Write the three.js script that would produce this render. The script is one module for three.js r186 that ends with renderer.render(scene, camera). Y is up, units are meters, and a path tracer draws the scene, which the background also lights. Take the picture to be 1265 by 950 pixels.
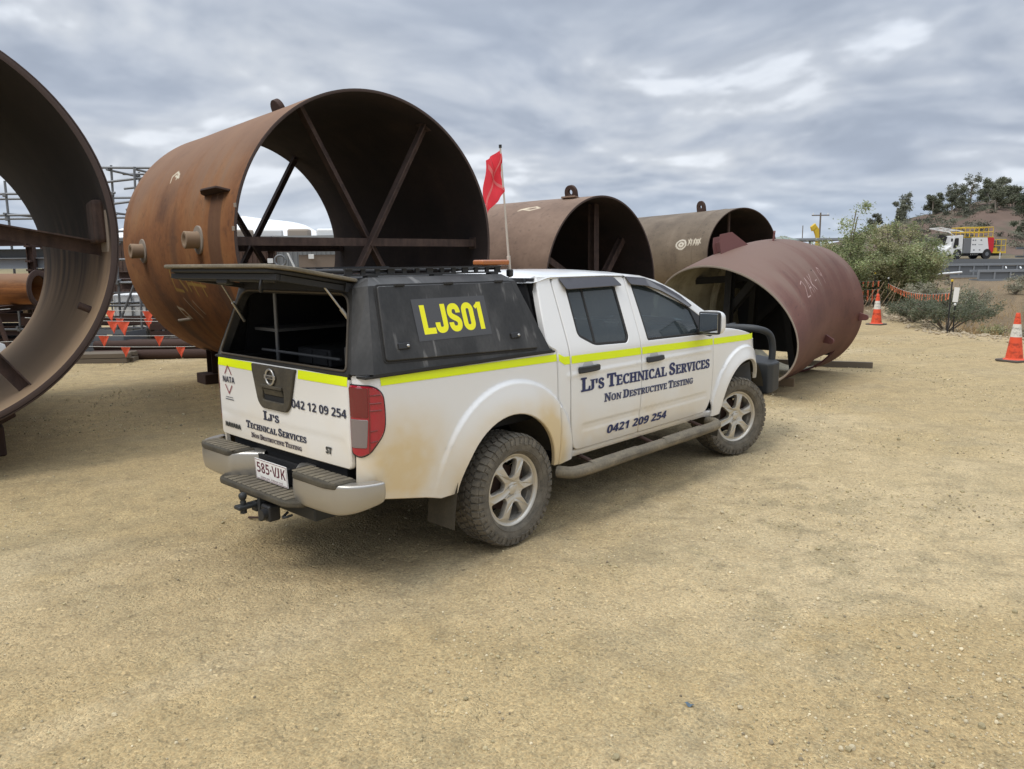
import * as THREE from 'three';
import { mergeGeometries, toCreasedNormals } from 'three/addons/utils/BufferGeometryUtils.js';
import { RoundedBoxGeometry } from 'three/addons/geometries/RoundedBoxGeometry.js';

// ---------------------------------------------------------------- camera, sky, sun, exposure
const scene = new THREE.Scene();
const camera = new THREE.PerspectiveCamera(2 * Math.atan(475 / 946.02) * 180 / Math.PI, 1265 / 950, 0.1, 6000);
camera.position.set(0, 1.8808, 0);
camera.rotation.order = 'YXZ';
camera.rotation.set(-0.1599, 0, -0.0106);
const renderer = new THREE.WebGLRenderer({ antialias: true });
renderer.setSize(1024, 769);
renderer.toneMapping = THREE.LinearToneMapping;
renderer.toneMappingExposure = 1.50;
renderer.shadowMap.enabled = true;
const SUN = { intensity: 1.15, dir: new THREE.Vector3(-0.45, 0.85, 0.35).normalize() };
const SKY_LEVEL = 1.0;

// ---------------------------------------------------------------- numbers and noise
function rng(seed) { let a = seed >>> 0; return () => { a = (a + 0x6d2b79f5) | 0; let t = Math.imul(a ^ (a >>> 15), 1 | a); t = (t + Math.imul(t ^ (t >>> 7), 61 | t)) ^ t; return ((t ^ (t >>> 14)) >>> 0) / 4294967296; }; }
const clamp = (x, a = 0, b = 1) => Math.min(b, Math.max(a, x));
const ss = (a, b, x) => { const t = clamp((x - a) / (b - a)); return t * t * (3 - 2 * t); };
const mix = (a, b, t) => a + (b - a) * t;
const hash = (x, y, s) => { let h = Math.imul(x, 374761393) ^ Math.imul(y, 668265263) ^ Math.imul(s, 1274126177); h = Math.imul(h ^ (h >>> 13), 1274126177); return ((h ^ (h >>> 16)) >>> 0) / 4294967296; };
// value noise on a lattice that repeats after px, py cells (0: never)
function vn(x, y, s = 0, px = 0, py = 0) {
  const xi = Math.floor(x), yi = Math.floor(y), fx = x - xi, fy = y - yi, u = fx * fx * (3 - 2 * fx), v = fy * fy * (3 - 2 * fy);
  const m = (a, p) => (p ? ((a % p) + p) % p : a), x0 = m(xi, px), x1 = m(xi + 1, px), y0 = m(yi, py), y1 = m(yi + 1, py);
  return mix(mix(hash(x0, y0, s), hash(x1, y0, s), u), mix(hash(x0, y1, s), hash(x1, y1, s), u), v);
}
function fbm(x, y, oct = 4, s = 0, px = 0, py = 0) {
  let a = 0.5, sum = 0, n = 0;
  for (let i = 0; i < oct; i++) { sum += a * vn(x, y, s + i * 17, px, py); n += a; a *= 0.5; x *= 2; y *= 2; px *= 2; py *= 2; }
  return sum / n;
}

// ---------------------------------------------------------------- the sky: a broken stratocumulus layer over all of it
{
  const W = 3072, H = 1536, data = new Float32Array(W * H * 4);
  for (let j = 0; j < H; j++) {
    const el = ((j + 0.5) / H - 0.5) * Math.PI, y = Math.sin(el), c = Math.cos(el);
    for (let i = 0; i < W; i++) {
      const az = ((i + 0.5) / W - 0.5) * 2 * Math.PI, x = c * Math.cos(az), z = c * Math.sin(az), o = (j * W + i) * 4;
      let r, g, b;
      const yy = Math.max(y, 0), k = 1 / (yy + 0.20);
      const px = x * k + 5.1, pz = z * k + 2.7;
      const wx = fbm(px * 1.1 + 9, pz * 1.1, 3, 31) - 0.5, wz = fbm(px * 1.1, pz * 1.1 + 7, 3, 47) - 0.5;
      const d0 = fbm(px * 0.6 + wx * 0.6, pz * 0.75 + wz * 0.6, 3, 5);                // broad rolls of the deck
      const d1 = fbm(px * 2.0 + wx * 1.6, pz * 2.5 + wz * 1.6, 5, 77), d2 = fbm(px * 6.5 + wx * 4, pz * 7.5 + wz * 4, 6, 97);
      const d = d0 * 0.30 + d1 * 0.40 + d2 * 0.30, br = ss(0.30, 0.66, d), thin = ss(0.56, 0.68, d1 * 0.6 + d2 * 0.4);
      const L = mix(0.318, 0.468, br) + 0.11 * thin + 0.06 * (d2 - 0.5);
      r = L * mix(0.85, 0.955, br); g = L * mix(0.975, 1.01, br); b = L * mix(1.215, 1.105, br);
      const hz = 1 - ss(0.0, 0.12, y);                                              // paler, bluer air towards the horizon
      r = mix(r, 0.37, hz * 0.4); g = mix(g, 0.455, hz * 0.4); b = mix(b, 0.57, hz * 0.4);
      const up = 1 + 1.9 * ss(0.42, 0.95, y);                                       // an overcast sky is brightest overhead
      r *= up; g *= up; b *= mix(up, up * 0.97, 0.5);
      if (y < 0) { const t = ss(0, -0.06, y); r = mix(r, 0.30, t); g = mix(g, 0.26, t); b = mix(b, 0.20, t); }
      data[o] = r * SKY_LEVEL; data[o + 1] = g * SKY_LEVEL; data[o + 2] = b * SKY_LEVEL; data[o + 3] = 1;
    }
  }
  const t = new THREE.DataTexture(data, W, H, THREE.RGBAFormat, THREE.FloatType);
  t.mapping = THREE.EquirectangularReflectionMapping; t.magFilter = THREE.LinearFilter; t.minFilter = THREE.LinearFilter; t.needsUpdate = true;
  scene.background = t; scene.environment = t;
}
const sun = new THREE.DirectionalLight(new THREE.Color(1, 0.955, 0.88), SUN.intensity);
sun.position.copy(SUN.dir).multiplyScalar(60); sun.castShadow = true; sun.shadow.radius = 45; sun.shadow.mapSize.set(2048, 2048);
Object.assign(sun.shadow.camera, { left: -40, right: 40, top: 40, bottom: -40, near: 1, far: 200 });
sun.name = 'sun';
scene.add(sun);

// ---------------------------------------------------------------- names, things, parts
const used = {};
const numbered = (n) => { const k = (used[n] = (used[n] ?? -1) + 1); return k ? n + '_' + String(k).padStart(3, '0') : n; };
function tag(o, label, category, group) { o.userData.label = label; o.userData.category = category; if (group) o.userData.group = group; return o; }
function thing(name, label, category, pos = [0, 0, 0], turn = 0, group) {
  const o = new THREE.Group(); o.name = numbered(name); o.position.set(...pos); o.rotation.y = turn; scene.add(o); return tag(o, label, category, group);
}
function fix(g) {
  if (g.index) g = g.toNonIndexed();
  for (const k of Object.keys(g.attributes)) if (!['position', 'normal', 'uv', 'color'].includes(k)) g.deleteAttribute(k);
  if (!g.attributes.normal) g.computeVertexNormals();
  if (!g.attributes.uv) g.setAttribute('uv', new THREE.BufferAttribute(new Float32Array(g.attributes.position.count * 2), 2));
  g.clearGroups?.(); g.morphAttributes = {}; return g;
}
function join(list) {
  list = [list].flat(9).map(fix);
  if (list.some((g) => g.attributes.color)) for (const g of list) if (!g.attributes.color) g.setAttribute('color', new THREE.BufferAttribute(new Float32Array(g.attributes.position.count * 3).fill(1), 3));
  return list.length === 1 ? list[0] : mergeGeometries(list);
}
// uv in metres, each face mapped along its own main axis
function metric(g, k = 1, ou = 0, ov = 0) {
  g = fix(g); const p = g.attributes.position, n = p.count, uv = new Float32Array(n * 2), a = new THREE.Vector3(), b = new THREE.Vector3(), c = new THREE.Vector3();
  for (let i = 0; i < n; i += 3) {
    a.fromBufferAttribute(p, i); b.fromBufferAttribute(p, i + 1).sub(a); c.fromBufferAttribute(p, i + 2).sub(a); b.cross(c);
    const x = Math.abs(b.x), y = Math.abs(b.y), z = Math.abs(b.z), m = x >= y && x >= z ? 0 : y >= z ? 1 : 2;
    for (let j = i; j < i + 3; j++) { uv[j * 2] = (m === 0 ? p.getZ(j) : p.getX(j)) * k + ou; uv[j * 2 + 1] = (m === 1 ? p.getZ(j) : p.getY(j)) * k + ov; }
  }
  g.setAttribute('uv', new THREE.BufferAttribute(uv, 2)); return g;
}
function part(name, geos, mat, parent) {
  let g = join(geos); if (mat.userData.metric) g = metric(g, mat.userData.metric);
  const m = new THREE.Mesh(g, mat); m.name = name; m.castShadow = m.receiveShadow = true; if (parent) parent.add(m); return m;
}
const share = (name, g, mat, parent) => { const m = new THREE.Mesh(g, mat); m.name = name; m.castShadow = m.receiveShadow = true; parent.add(m); return m; };
function solo(name, geos, mat, label, category, group) { const m = part(name, geos, mat); m.name = numbered(name); scene.add(m); return tag(m, label, category, group); }
function setting(name, geos, mat) { const m = part(name, geos, mat); m.name = name; m.userData.kind = 'structure'; scene.add(m); return m; }

// ---------------------------------------------------------------- shapes
const V = (x, y, z) => new THREE.Vector3(x, y, z);
const M4 = () => new THREE.Matrix4();
const move = (g, x = 0, y = 0, z = 0) => g.translate(x, y, z);
const box = (w, h, d, x = 0, y = 0, z = 0, ry = 0, rx = 0, rz = 0) => { const g = new THREE.BoxGeometry(w, h, d); g.applyMatrix4(M4().makeRotationFromEuler(new THREE.Euler(rx, ry, rz))); return g.translate(x, y, z); };
const rbox = (w, h, d, r, x = 0, y = 0, z = 0, ry = 0, rx = 0, rz = 0) => { const g = new RoundedBoxGeometry(w, h, d, 2, r); g.applyMatrix4(M4().makeRotationFromEuler(new THREE.Euler(rx, ry, rz))); return g.translate(x, y, z); };
function along(g, a, b, up = V(0, 1, 0)) {                 // g lies along +y from 0 to 1; put it from a to b
  const d = b.clone().sub(a), len = d.length(), y = d.clone().normalize(); let x = up.clone().cross(y); if (x.length() < 1e-3) x = V(1, 0, 0).cross(y); x.normalize(); const z = x.clone().cross(y);
  g.applyMatrix4(M4().makeScale(1, len, 1)); g.applyMatrix4(M4().makeBasis(x, y, z)); return g.translate(a.x, a.y, a.z);
}
const rod = (a, b, r, n = 10, r2 = r) => along(new THREE.CylinderGeometry(r2, r, 1, n).translate(0, 0.5, 0), a, b);
const bar = (a, b, w, h, up) => along(new THREE.BoxGeometry(w, 1, h).translate(0, 0.5, 0), a, b, up);
function angleBar(a, b, w, t, up) { return [along(new THREE.BoxGeometry(w, 1, t).translate(0, 0.5, 0), a, b, up), along(new THREE.BoxGeometry(t, 1, w).translate(w / 2 - t / 2, 0.5, w / 2 + t / 2 + 0.001), a, b, up)]; }
function beamI(a, b, w, h, t, up) { const q = (ww, hh, x, z) => along(new THREE.BoxGeometry(ww, 1, hh).translate(x, 0.5, z), a, b, up); return [q(w, t, 0, h / 2 - t / 2), q(w, t, 0, -h / 2 + t / 2), q(t, h - 2 * t, 0, 0)]; }
const pipe = (pts, r, seg = 24, n = 8, closed = false) => new THREE.TubeGeometry(new THREE.CatmullRomCurve3(pts.map((p) => (p.isVector3 ? p : V(...p))), closed, 'centripetal'), seg, r, n, closed);
const lathe = (pts, n = 32) => new THREE.LatheGeometry(pts.map(([r, y]) => new THREE.Vector2(r, y)), n);
// A sheet P(u, v) over the unit square
function sheet(P, nu, nv, uvf) {
  const pos = [], uv = [], idx = [];
  for (let j = 0; j <= nv; j++) for (let i = 0; i <= nu; i++) { const p = P(i / nu, j / nv); pos.push(p.x, p.y, p.z); const q = uvf ? uvf(i / nu, j / nv, p) : [i / nu, j / nv]; uv.push(q[0], q[1]); }
  for (let j = 0; j < nv; j++) for (let i = 0; i < nu; i++) { const a = j * (nu + 1) + i, b = a + 1, c = a + nu + 1, d = c + 1; idx.push(a, b, d, a, d, c); }
  const g = new THREE.BufferGeometry(); g.setAttribute('position', new THREE.Float32BufferAttribute(pos, 3)); g.setAttribute('uv', new THREE.Float32BufferAttribute(uv, 2)); g.setIndex(idx); g.computeVertexNormals(); return g;
}
// A solid prism from a polygon in (x, y), thickness along z from z0 to z1, edges chamfered by b
function prism(poly, z0, z1, b = 0.004) {
  const s = new THREE.Shape(poly.map(([x, y]) => new THREE.Vector2(x, y)));
  return new THREE.ExtrudeGeometry(s, { depth: z1 - z0 - 2 * b, bevelEnabled: b > 0, bevelSize: b, bevelThickness: b, bevelSegments: 2, bevelOffset: -b, curveSegments: 12 }).translate(0, 0, z0 + b);
}
function rounded(poly, r, n = 5) {                         // round the corners; r a number or one per corner
  const out = [], N = poly.length;
  poly.forEach(([x, y], i) => {
    const [ax, ay] = poly[(i + N - 1) % N], [bx, by] = poly[(i + 1) % N], la = Math.hypot(ax - x, ay - y), lb = Math.hypot(bx - x, by - y), R = Math.min(Array.isArray(r) ? r[i] ?? 0 : r, la * 0.48, lb * 0.48);
    if (R <= 0) { out.push([x, y]); return; }
    const p = [x + (ax - x) / la * R, y + (ay - y) / la * R], q = [x + (bx - x) / lb * R, y + (by - y) / lb * R];
    for (let k = 0; k <= n; k++) { const t = k / n, u = 1 - t; out.push([u * u * p[0] + 2 * u * t * x + t * t * q[0], u * u * p[1] + 2 * u * t * y + t * t * q[1]]); }
  });
  return out;
}
function dense(poly, max) {
  const out = [];
  poly.forEach(([x, y], i) => { const [bx, by] = poly[(i + 1) % poly.length], n = Math.max(1, Math.ceil(Math.hypot(bx - x, by - y) / max)); for (let k = 0; k < n; k++) out.push([mix(x, bx, k / n), mix(y, by, k / n)]); });
  return out;
}
function inset(poly, d) {                                  // move each corner to the left of the walking direction
  const N = poly.length;
  return poly.map(([x, y], i) => {
    const [ax, ay] = poly[(i + N - 1) % N], [bx, by] = poly[(i + 1) % N]; let ux = x - ax, uy = y - ay, vx = bx - x, vy = by - y; const lu = Math.hypot(ux, uy) || 1, lv = Math.hypot(vx, vy) || 1; ux /= lu; uy /= lu; vx /= lv; vy /= lv;
    let nx = -uy - vy, ny = ux + vx; const l = Math.hypot(nx, ny) || 1; nx /= l; ny /= l; const k = Math.max(0.5, -uy * nx + ux * ny); return [x + nx * d / k, y + ny * d / k];
  });
}
const area = (p) => p.reduce((s, [x, y], i) => { const [a, b] = p[(i + 1) % p.length]; return s + x * b - a * y; }, 0) / 2;
// A pressed sheet-metal panel: polygon with holes in (u, v), laid on the surface P(u, v, off) and given a rolled edge
function panel(poly, P, { holes = [], max = 0.05, t = 0.016, bevel = 0.004, off = 0, color, flip = false } = {}) {
  const dir = (p, ccw) => (area(p) > 0 === ccw ? p : [...p].reverse());
  const outer = [dense(dir(poly, true), max), ...holes.map((h) => dense(dir(h, false), max))], inner = outer.map((p) => inset(p, bevel));
  const vec = inner.map((r) => r.map(([x, y]) => new THREE.Vector2(x, y))), flat = vec.flat();
  let tris = THREE.ShapeUtils.triangulateShape(vec[0], vec.slice(1)), pts = flat.map((p) => [p.x, p.y]);
  for (let it = 0; it < 12; it++) {
    const mids = new Map(), lim = max * 1.25; let any = false; const next = [];
    const mid = (a, b) => { const [x, y] = pts[a], [X, Y] = pts[b]; if (Math.hypot(X - x, Y - y) <= lim) return -1; const k = a < b ? a + ',' + b : b + ',' + a; if (!mids.has(k)) { mids.set(k, pts.length); pts.push([(x + X) / 2, (y + Y) / 2]); } any = true; return mids.get(k); };
    for (const [a, b, c] of tris) {
      const m = mid(a, b), n = mid(b, c), o = mid(c, a), k = (m >= 0) + (n >= 0) + (o >= 0);
      if (k === 0) next.push([a, b, c]);
      else if (k === 3) next.push([a, m, o], [m, b, n], [o, n, c], [m, n, o]);
      else if (k === 1) { if (m >= 0) next.push([a, m, c], [m, b, c]); else if (n >= 0) next.push([a, b, n], [a, n, c]); else next.push([a, b, o], [o, b, c]); }
      else if (m < 0) next.push([a, b, n], [a, n, o], [o, n, c]); else if (n < 0) next.push([b, c, o], [b, o, m], [m, o, a]); else next.push([c, a, m], [c, m, n], [n, m, b]);
    }
    tris = next; if (!any) break;
  }
  const E = 0.004, N = (u, v) => { const a = P(u + E, v, 0).sub(P(u - E, v, 0)), b = P(u, v + E, 0).sub(P(u, v - E, 0)); const n = a.cross(b).normalize(); return flip ? n.negate() : n; };
  const pos = [], nor = [], uv = [], col = [];
  const put = (q, depth, n) => { const m = N(q[0], q[1]), p = P(q[0], q[1], 0).addScaledVector(m, off - depth); pos.push(p.x, p.y, p.z); const k = n ?? m; nor.push(k.x, k.y, k.z); uv.push(q[0], q[1]); if (color) { const c = color(q[0], q[1]); col.push(...c); } };
  const tri = (a, b, c) => (flip ? [a, c, b] : [a, b, c]);
  for (const [a, b, c] of tris) for (const i of tri(a, b, c)) put(pts[i], 0);
  outer.forEach((ring, r) => ring.forEach((q, i) => {
    const j = (i + 1) % ring.length, q2 = ring[j], p1 = inner[r][i], p2 = inner[r][j];
    const A = P(q[0], q[1], 0), B = P(q2[0], q2[1], 0), e = B.sub(A), m = N(q[0], q[1]), side = flip ? m.clone().cross(e).normalize() : e.clone().cross(m).normalize(), half = side.clone().add(m).normalize();
    const quad = (w, dw, x, dx, y, dy, z, dz, n) => { for (const [a, d] of tri([w, dw], [x, dx], [y, dy])) put(a, d, n); for (const [a, d] of tri([w, dw], [y, dy], [z, dz])) put(a, d, n); };
    if (bevel > 0) quad(q, bevel, q2, bevel, p2, 0, p1, 0, half);
    if (t > 0) quad(q, t, q2, t, q2, bevel, q, bevel, side);
  }));
  const g = new THREE.BufferGeometry(); g.setAttribute('position', new THREE.Float32BufferAttribute(pos, 3)); g.setAttribute('normal', new THREE.Float32BufferAttribute(nor, 3)); g.setAttribute('uv', new THREE.Float32BufferAttribute(uv, 2)); if (color) g.setAttribute('color', new THREE.Float32BufferAttribute(col, 3));
  return g;
}
function mirror(g) {                                       // the same geometry on the other side (z -> -z)
  g = fix(g.clone()); const swap = (a, k) => { for (let i = 0; i < a.count; i += 3) for (let c = 0; c < k; c++) { const x = a.array[(i + 1) * k + c]; a.array[(i + 1) * k + c] = a.array[(i + 2) * k + c]; a.array[(i + 2) * k + c] = x; } };
  for (const [n, a] of Object.entries(g.attributes)) { if (n === 'position' || n === 'normal') for (let i = 0; i < a.count; i++) a.array[i * 3 + 2] *= -1; swap(a, a.itemSize); }
  return g;
}

// ---------------------------------------------------------------- textures and materials
function tex(w, h, f, { srgb = true, rx = 1, ry = 1 } = {}) {
  const d = new Uint8Array(w * h * 4);
  for (let y = 0; y < h; y++) for (let x = 0; x < w; x++) { const c = f((x + 0.5) / w, (y + 0.5) / h, x, y), o = (y * w + x) * 4; d[o] = clamp(c[0], 0, 255); d[o + 1] = clamp(c[1], 0, 255); d[o + 2] = clamp(c[2], 0, 255); d[o + 3] = c[3] ?? 255; }
  return finish(new THREE.DataTexture(d, w, h), srgb, rx, ry);
}
function finish(t, srgb = true, rx = 1, ry = 1) { t.wrapS = t.wrapT = THREE.RepeatWrapping; t.repeat.set(rx, ry); t.magFilter = THREE.LinearFilter; t.minFilter = THREE.LinearMipmapLinearFilter; t.generateMipmaps = true; if (srgb) t.colorSpace = THREE.SRGBColorSpace; t.needsUpdate = true; return t; }
function art(w, h, draw) { const c = document.createElement('canvas'); c.width = w; c.height = h; const x = c.getContext('2d'); draw(x, w, h); const t = new THREE.CanvasTexture(c); t.colorSpace = THREE.SRGBColorSpace; t.anisotropy = 8; return t; }
const lin = (r, g, b) => new THREE.Color().setRGB(r, g, b);
const mat = (c, roughness = 0.7, metalness = 0, more = {}) => new THREE.MeshStandardMaterial({ color: Array.isArray(c) ? lin(...c) : c, roughness, metalness, ...more });
const phys = (c, more = {}) => new THREE.MeshPhysicalMaterial({ color: Array.isArray(c) ? lin(...c) : c, ...more });
const print = (map, more = {}) => new THREE.MeshStandardMaterial({ map, transparent: true, roughness: 0.6, ...more });
// ================================================================ THE GROUND
const T_GROUND = (() => {
  const N = 2048, col = new Float32Array(N * N), hgt = new Float32Array(N * N), r = rng(11);
  for (let y = 0; y < N; y++) for (let x = 0; x < N; x++) {
    const u = x / N, v = y / N, a = fbm(u * 40, v * 40, 5, 3, 40, 40), b = vn(u * 420, v * 420, 9, 420, 420), c = hash(x, y, 5);
    const crack = Math.abs(fbm(u * 16, v * 16, 4, 90, 16, 16) - 0.5);
    const b2 = vn(u * 800, v * 800, 19, 800, 800), patch = ss(0.4, 0.65, a); hgt[y * N + x] = a * 0.5 + b * 0.20 + b2 * 0.22 * (0.5 + patch) + c * 0.05; col[y * N + x] = 0.80 + (a - 0.5) * 0.20 + (b - 0.5) * 0.12 + (b2 - 0.5) * 0.17 + (c - 0.5) * 0.13 - 0.06 * ss(0.012, 0, crack);
  }
  for (let k = 0; k < 26000; k++) {                        // grit and small stones pressed into the dirt
    const px = r() * N, py = r() * N, R = 1.1 + Math.pow(r(), 5) * 6, e = 0.6 + r() * 0.4, an = r() * 3.14, t = (r() - 0.45) * 0.34, ca = Math.cos(an), sa = Math.sin(an), q = Math.ceil(R + 1);
    for (let j = -q; j <= q; j++) for (let i = -q; i <= q; i++) {
      const X = (i * ca + j * sa) / R, Y = (-i * sa + j * ca) / (R * e), d = X * X + Y * Y; if (d > 1) continue;
      const o = ((Math.floor(py + j) + N) % N) * N + ((Math.floor(px + i) + N) % N); hgt[o] += (1 - d) * 0.05 * R; col[o] = mix(col[o], 0.84 + t, 0.75 * ss(1, 0.6, d));
    }
  }
  const c = tex(N, N, (u, v, x, y) => { const k = col[y * N + x], w = hash(x >> 2, y >> 2, 8) * 6; return [k * 236 + w, k * 234, k * 228 - w]; });
  const h = tex(N, N, (u, v, x, y) => { const k = hgt[y * N + x] * 160; return [k, k, k]; }, { srgb: false });
  return { c, h };
})();
const EDGE = [[40, -120], [17, -40], [15, -31], [13.2, -26.7], [12, -22.5], [10.95, -19.2], [11.5, -17.3], [14.5, -16.2], [22, -15], [60, -12]];
function edgeDist(x, z) {                                  // metres beyond the edge of the yard (negative: inside)
  let best = 1e9, sgn = -1;
  for (let i = 0; i + 1 < EDGE.length; i++) {
    const [ax, az] = EDGE[i], [bx, bz] = EDGE[i + 1], dx = bx - ax, dz = bz - az, t = clamp(((x - ax) * dx + (z - az) * dz) / (dx * dx + dz * dz)), d = Math.hypot(x - ax - dx * t, z - az - dz * t);
    if (d < best) { best = d; sgn = dx * (z - az) - dz * (x - ax) < 0 ? 1 : -1; }
  }
  return best * sgn;
}
function groundY(x, z) {
  const e = edgeDist(x, z) + (fbm(x * 0.6, z * 0.6, 3, 61) - 0.5) * 1.2, far = Math.hypot(x, z);
  let h = (fbm(x * 0.35, z * 0.35, 3, 21) - 0.5) * 0.05 * ss(2, 6, far);
  if (e > -1) h += -0.85 * ss(-0.3, 4.5, e) * (1 - ss(26, 36, far)) + (fbm(x * 1.3, z * 1.3, 4, 33) - 0.5) * 0.25 * ss(0, 3, e) * (1 - ss(40, 60, far)) + 0.55 * ss(27, 38, far) * ss(0, 6, e) + 0.25 * ss(46, 70, far);
  h += 1.2 * ss(70, 140, far) * ss(0, 30, -z);
  return h;
}
// a broken, scuffed crust beside the truck's nose and along an old wheel track
const crust = (x, z) => { const n = fbm(x * 1.3, z * 1.3, 4, 19), a = ss(1.0, 0.35, Math.hypot((x - 2.3) / 2.5, (z + 5.4) / 1.35) + (n - 0.5) * 1.1), t = (z + 3.0) * 0.8 + (x - 1.0) * 1.0, b = ss(0.5, 0.1, Math.abs(t) + (n - 0.5) * 1.2) * ss(-1.4, -2.4, z) * ss(-5, -4, z); return clamp(a + 0.7 * b); };
// where the pickup rolled in: two pressed wheel tracks behind it
const track = (x, z) => { const dx = x + 0.6326, dz = z + 5.4977, along = dx * 0.6807 - dz * 0.7326 , off = dx * 0.7326 + dz * 0.6807 + 0.05 * along * 0.4 + 0.06 * Math.sin(along * 0.9), k = ss(0.15, 0.10, Math.abs(Math.abs(off) - 0.77)) * ss(0.1, -0.3, along) * ss(-7, -3.5, along); return { k: k * (0.55 + 0.45 * ss(0.35, 0.6, fbm(x * 1.4, z * 1.4, 3, 52))), along, off }; };
function lumps(x, z, far) {                                // clods and ruts, fine enough to catch the light
  const scuff = crust(x, z), patch = Math.max(ss(0.48, 0.68, fbm(x * 0.5 + 3, z * 0.5, 3, 71)), scuff);
  const rut = Math.sin((z + 0.12 * x + fbm(x * 0.3, z * 0.3, 2, 4) * 1.2) * 7) * 0.008 * ss(6, 9, far) * ss(0.5, 3, x);
  const tr = track(x, z), rib = tr.k > 0.02 ? tr.k * (-0.009 + 0.004 * Math.sin(tr.along * 78 + Math.sin(tr.off * 60) * 1.4)) : 0;
  return rib + (1 - 0.6 * tr.k) * ((fbm(x * 2.2, z * 2.2, 3, 13) - 0.5) * 0.03 + (fbm(x * 9, z * 9, 3, 15) - 0.5) * (0.008 + 0.022 * patch) + (Math.abs(fbm(x * 6, z * 6, 3, 17) - 0.5) - 0.15) * 0.035 * scuff) * ss(26, 10, far) + rut * ss(30, 14, far);
}
const M = {};
M.ground = new THREE.MeshStandardMaterial({ map: T_GROUND.c, bumpMap: T_GROUND.h, bumpScale: 0.034, roughness: 0.97, vertexColors: true });
{
  const pos = [], col = [], uv = [], idx = [], angs = [], rad = [];
  for (let i = 0; i <= 560; i++) angs.push(mix(-1.2, 1.2, i / 560));
  for (let i = 1; i < 70; i++) angs.push(mix(1.2, 2 * Math.PI - 1.2, i / 70));
  for (let r = 0.25; r < 1.4; r *= 1.14) rad.push(r);
  for (let r = 1.4; r < 28; r *= 1.0078) rad.push(r);
  for (let r = 28; r < 4500; r *= 1.075) rad.push(r);
  const NA = angs.length, yard = [0.53, 0.422, 0.238], pale = [0.63, 0.52, 0.33], red = [0.475, 0.355, 0.18], dark = [0.34, 0.285, 0.17], grass = [0.34, 0.25, 0.14], bank = [0.27, 0.20, 0.12], olive = [0.10, 0.11, 0.055];
  const base = (k) => k / 0.74;
  for (const r of rad) for (const a of angs) {
    const x = Math.sin(a) * r, z = -Math.cos(a) * r, e = edgeDist(x, z) + (fbm(x * 0.8, z * 0.8, 3, 63) - 0.5) * 1.4;
    pos.push(x, groundY(x, z) + lumps(x, z, r), z); uv.push(x / 4.6 + 0.03 * Math.sin(z * 0.7), z / 4.6);
    const n1 = fbm(x * 0.45, z * 0.45, 4, 81), n2 = fbm(x * 1.7 + 9, z * 1.7, 4, 83), n3 = fbm(x * 0.22 - 4, z * 0.22, 3, 85), n4 = fbm(x * 5, z * 5, 3, 88);
    const streak = fbm((x * 0.8 - z * 0.6) * 0.45, (z * 0.8 + x * 0.6) * 2.0, 4, 91);
    let c = [...yard];
    const to = (t, k) => { for (let i = 0; i < 3; i++) c[i] = mix(c[i], t[i], clamp(k)); };
    to(pale, 0.75 * ss(0.52, 0.72, n1) + 0.35 * ss(0.6, 0.75, n2)); to(red, 0.42 * ss(0.5, 0.72, n3)); to(dark, 0.26 * ss(0.56, 0.74, n2) * ss(0.4, 0.6, n1 + 0.1) + 0.30 * ss(0.58, 0.75, streak)); to(dark, 0.30 * ss(0.55, 0.8, n4)); if (r < 14) to(pale, 0.38 * track(x, z).k); { const k = crust(x, z); to(pale, 0.55 * k * ss(0.45, 0.6, n2 * 0.5 + n4 * 0.5)); to(dark, 0.5 * k * ss(0.55, 0.68, n4)); }
    if (e > -1.5) { to(pale, 0.5 * ss(-1.2, -0.1, e) * ss(1.4, 0.2, e)); to(grass, ss(0, 1.4, e)); to(bank, ss(25.5, 28, r + 2 * n2)); to([0.17, 0.13, 0.085], 0.75 * ss(0.48, 0.66, n4 * 0.6 + n2 * 0.4) * ss(24, 27, r)); to([0.42, 0.30, 0.16], 0.6 * ss(0.5, 0.65, n1) * ss(1, 3, e) * ss(27, 24, r)); to([0.22, 0.17, 0.10], 0.6 * ss(0.52, 0.66, n2) * ss(1, 3, e)); }
    if (r > 70) to(olive, ss(70, 160, r) * (0.45 + 0.5 * n3));
    col.push(base(c[0]), base(c[1]), base(c[2]));
  }
  const R = rad.length;
  for (let j = 0; j + 1 < R; j++) for (let i = 0; i < NA; i++) { const a = j * NA + i, b = j * NA + (i + 1) % NA, c = a + NA, d = b + NA; idx.push(a, d, b, a, c, d); }
  const o = pos.length / 3; pos.push(0, 0, 0); uv.push(0, 0); col.push(0.5, 0.4, 0.25); for (let i = 0; i < NA; i++) idx.push(o, i, (i + 1) % NA);
  const g = new THREE.BufferGeometry(); g.setAttribute('position', new THREE.Float32BufferAttribute(pos, 3)); g.setAttribute('uv', new THREE.Float32BufferAttribute(uv, 2)); g.setAttribute('color', new THREE.Float32BufferAttribute(col, 3)); g.setIndex(idx); g.computeVertexNormals();
  const m = new THREE.Mesh(g, M.ground); m.name = 'ground'; m.userData.kind = 'structure'; m.receiveShadow = true; scene.add(m);
}
const floorAt = (x, z) => groundY(x, z) + lumps(x, z, Math.hypot(x, z));
function blob(seed, detail = 1, rough = 0.35) {            // a lumpy pebble of radius 1
  const g = new THREE.IcosahedronGeometry(1, detail), p = g.attributes.position, n = V(0, 0, 0);
  for (let i = 0; i < p.count; i++) { n.fromBufferAttribute(p, i); const k = 1 + rough * (fbm(n.x * 1.3 + seed * 7 + 5, n.y * 1.3 + n.z * 2.1 + 5, 2, seed) - 0.5) * 2; p.setXYZ(i, n.x * k, n.y * k * 0.72, n.z * k * 0.9); }
  g.computeVertexNormals(); return g;
}
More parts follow.
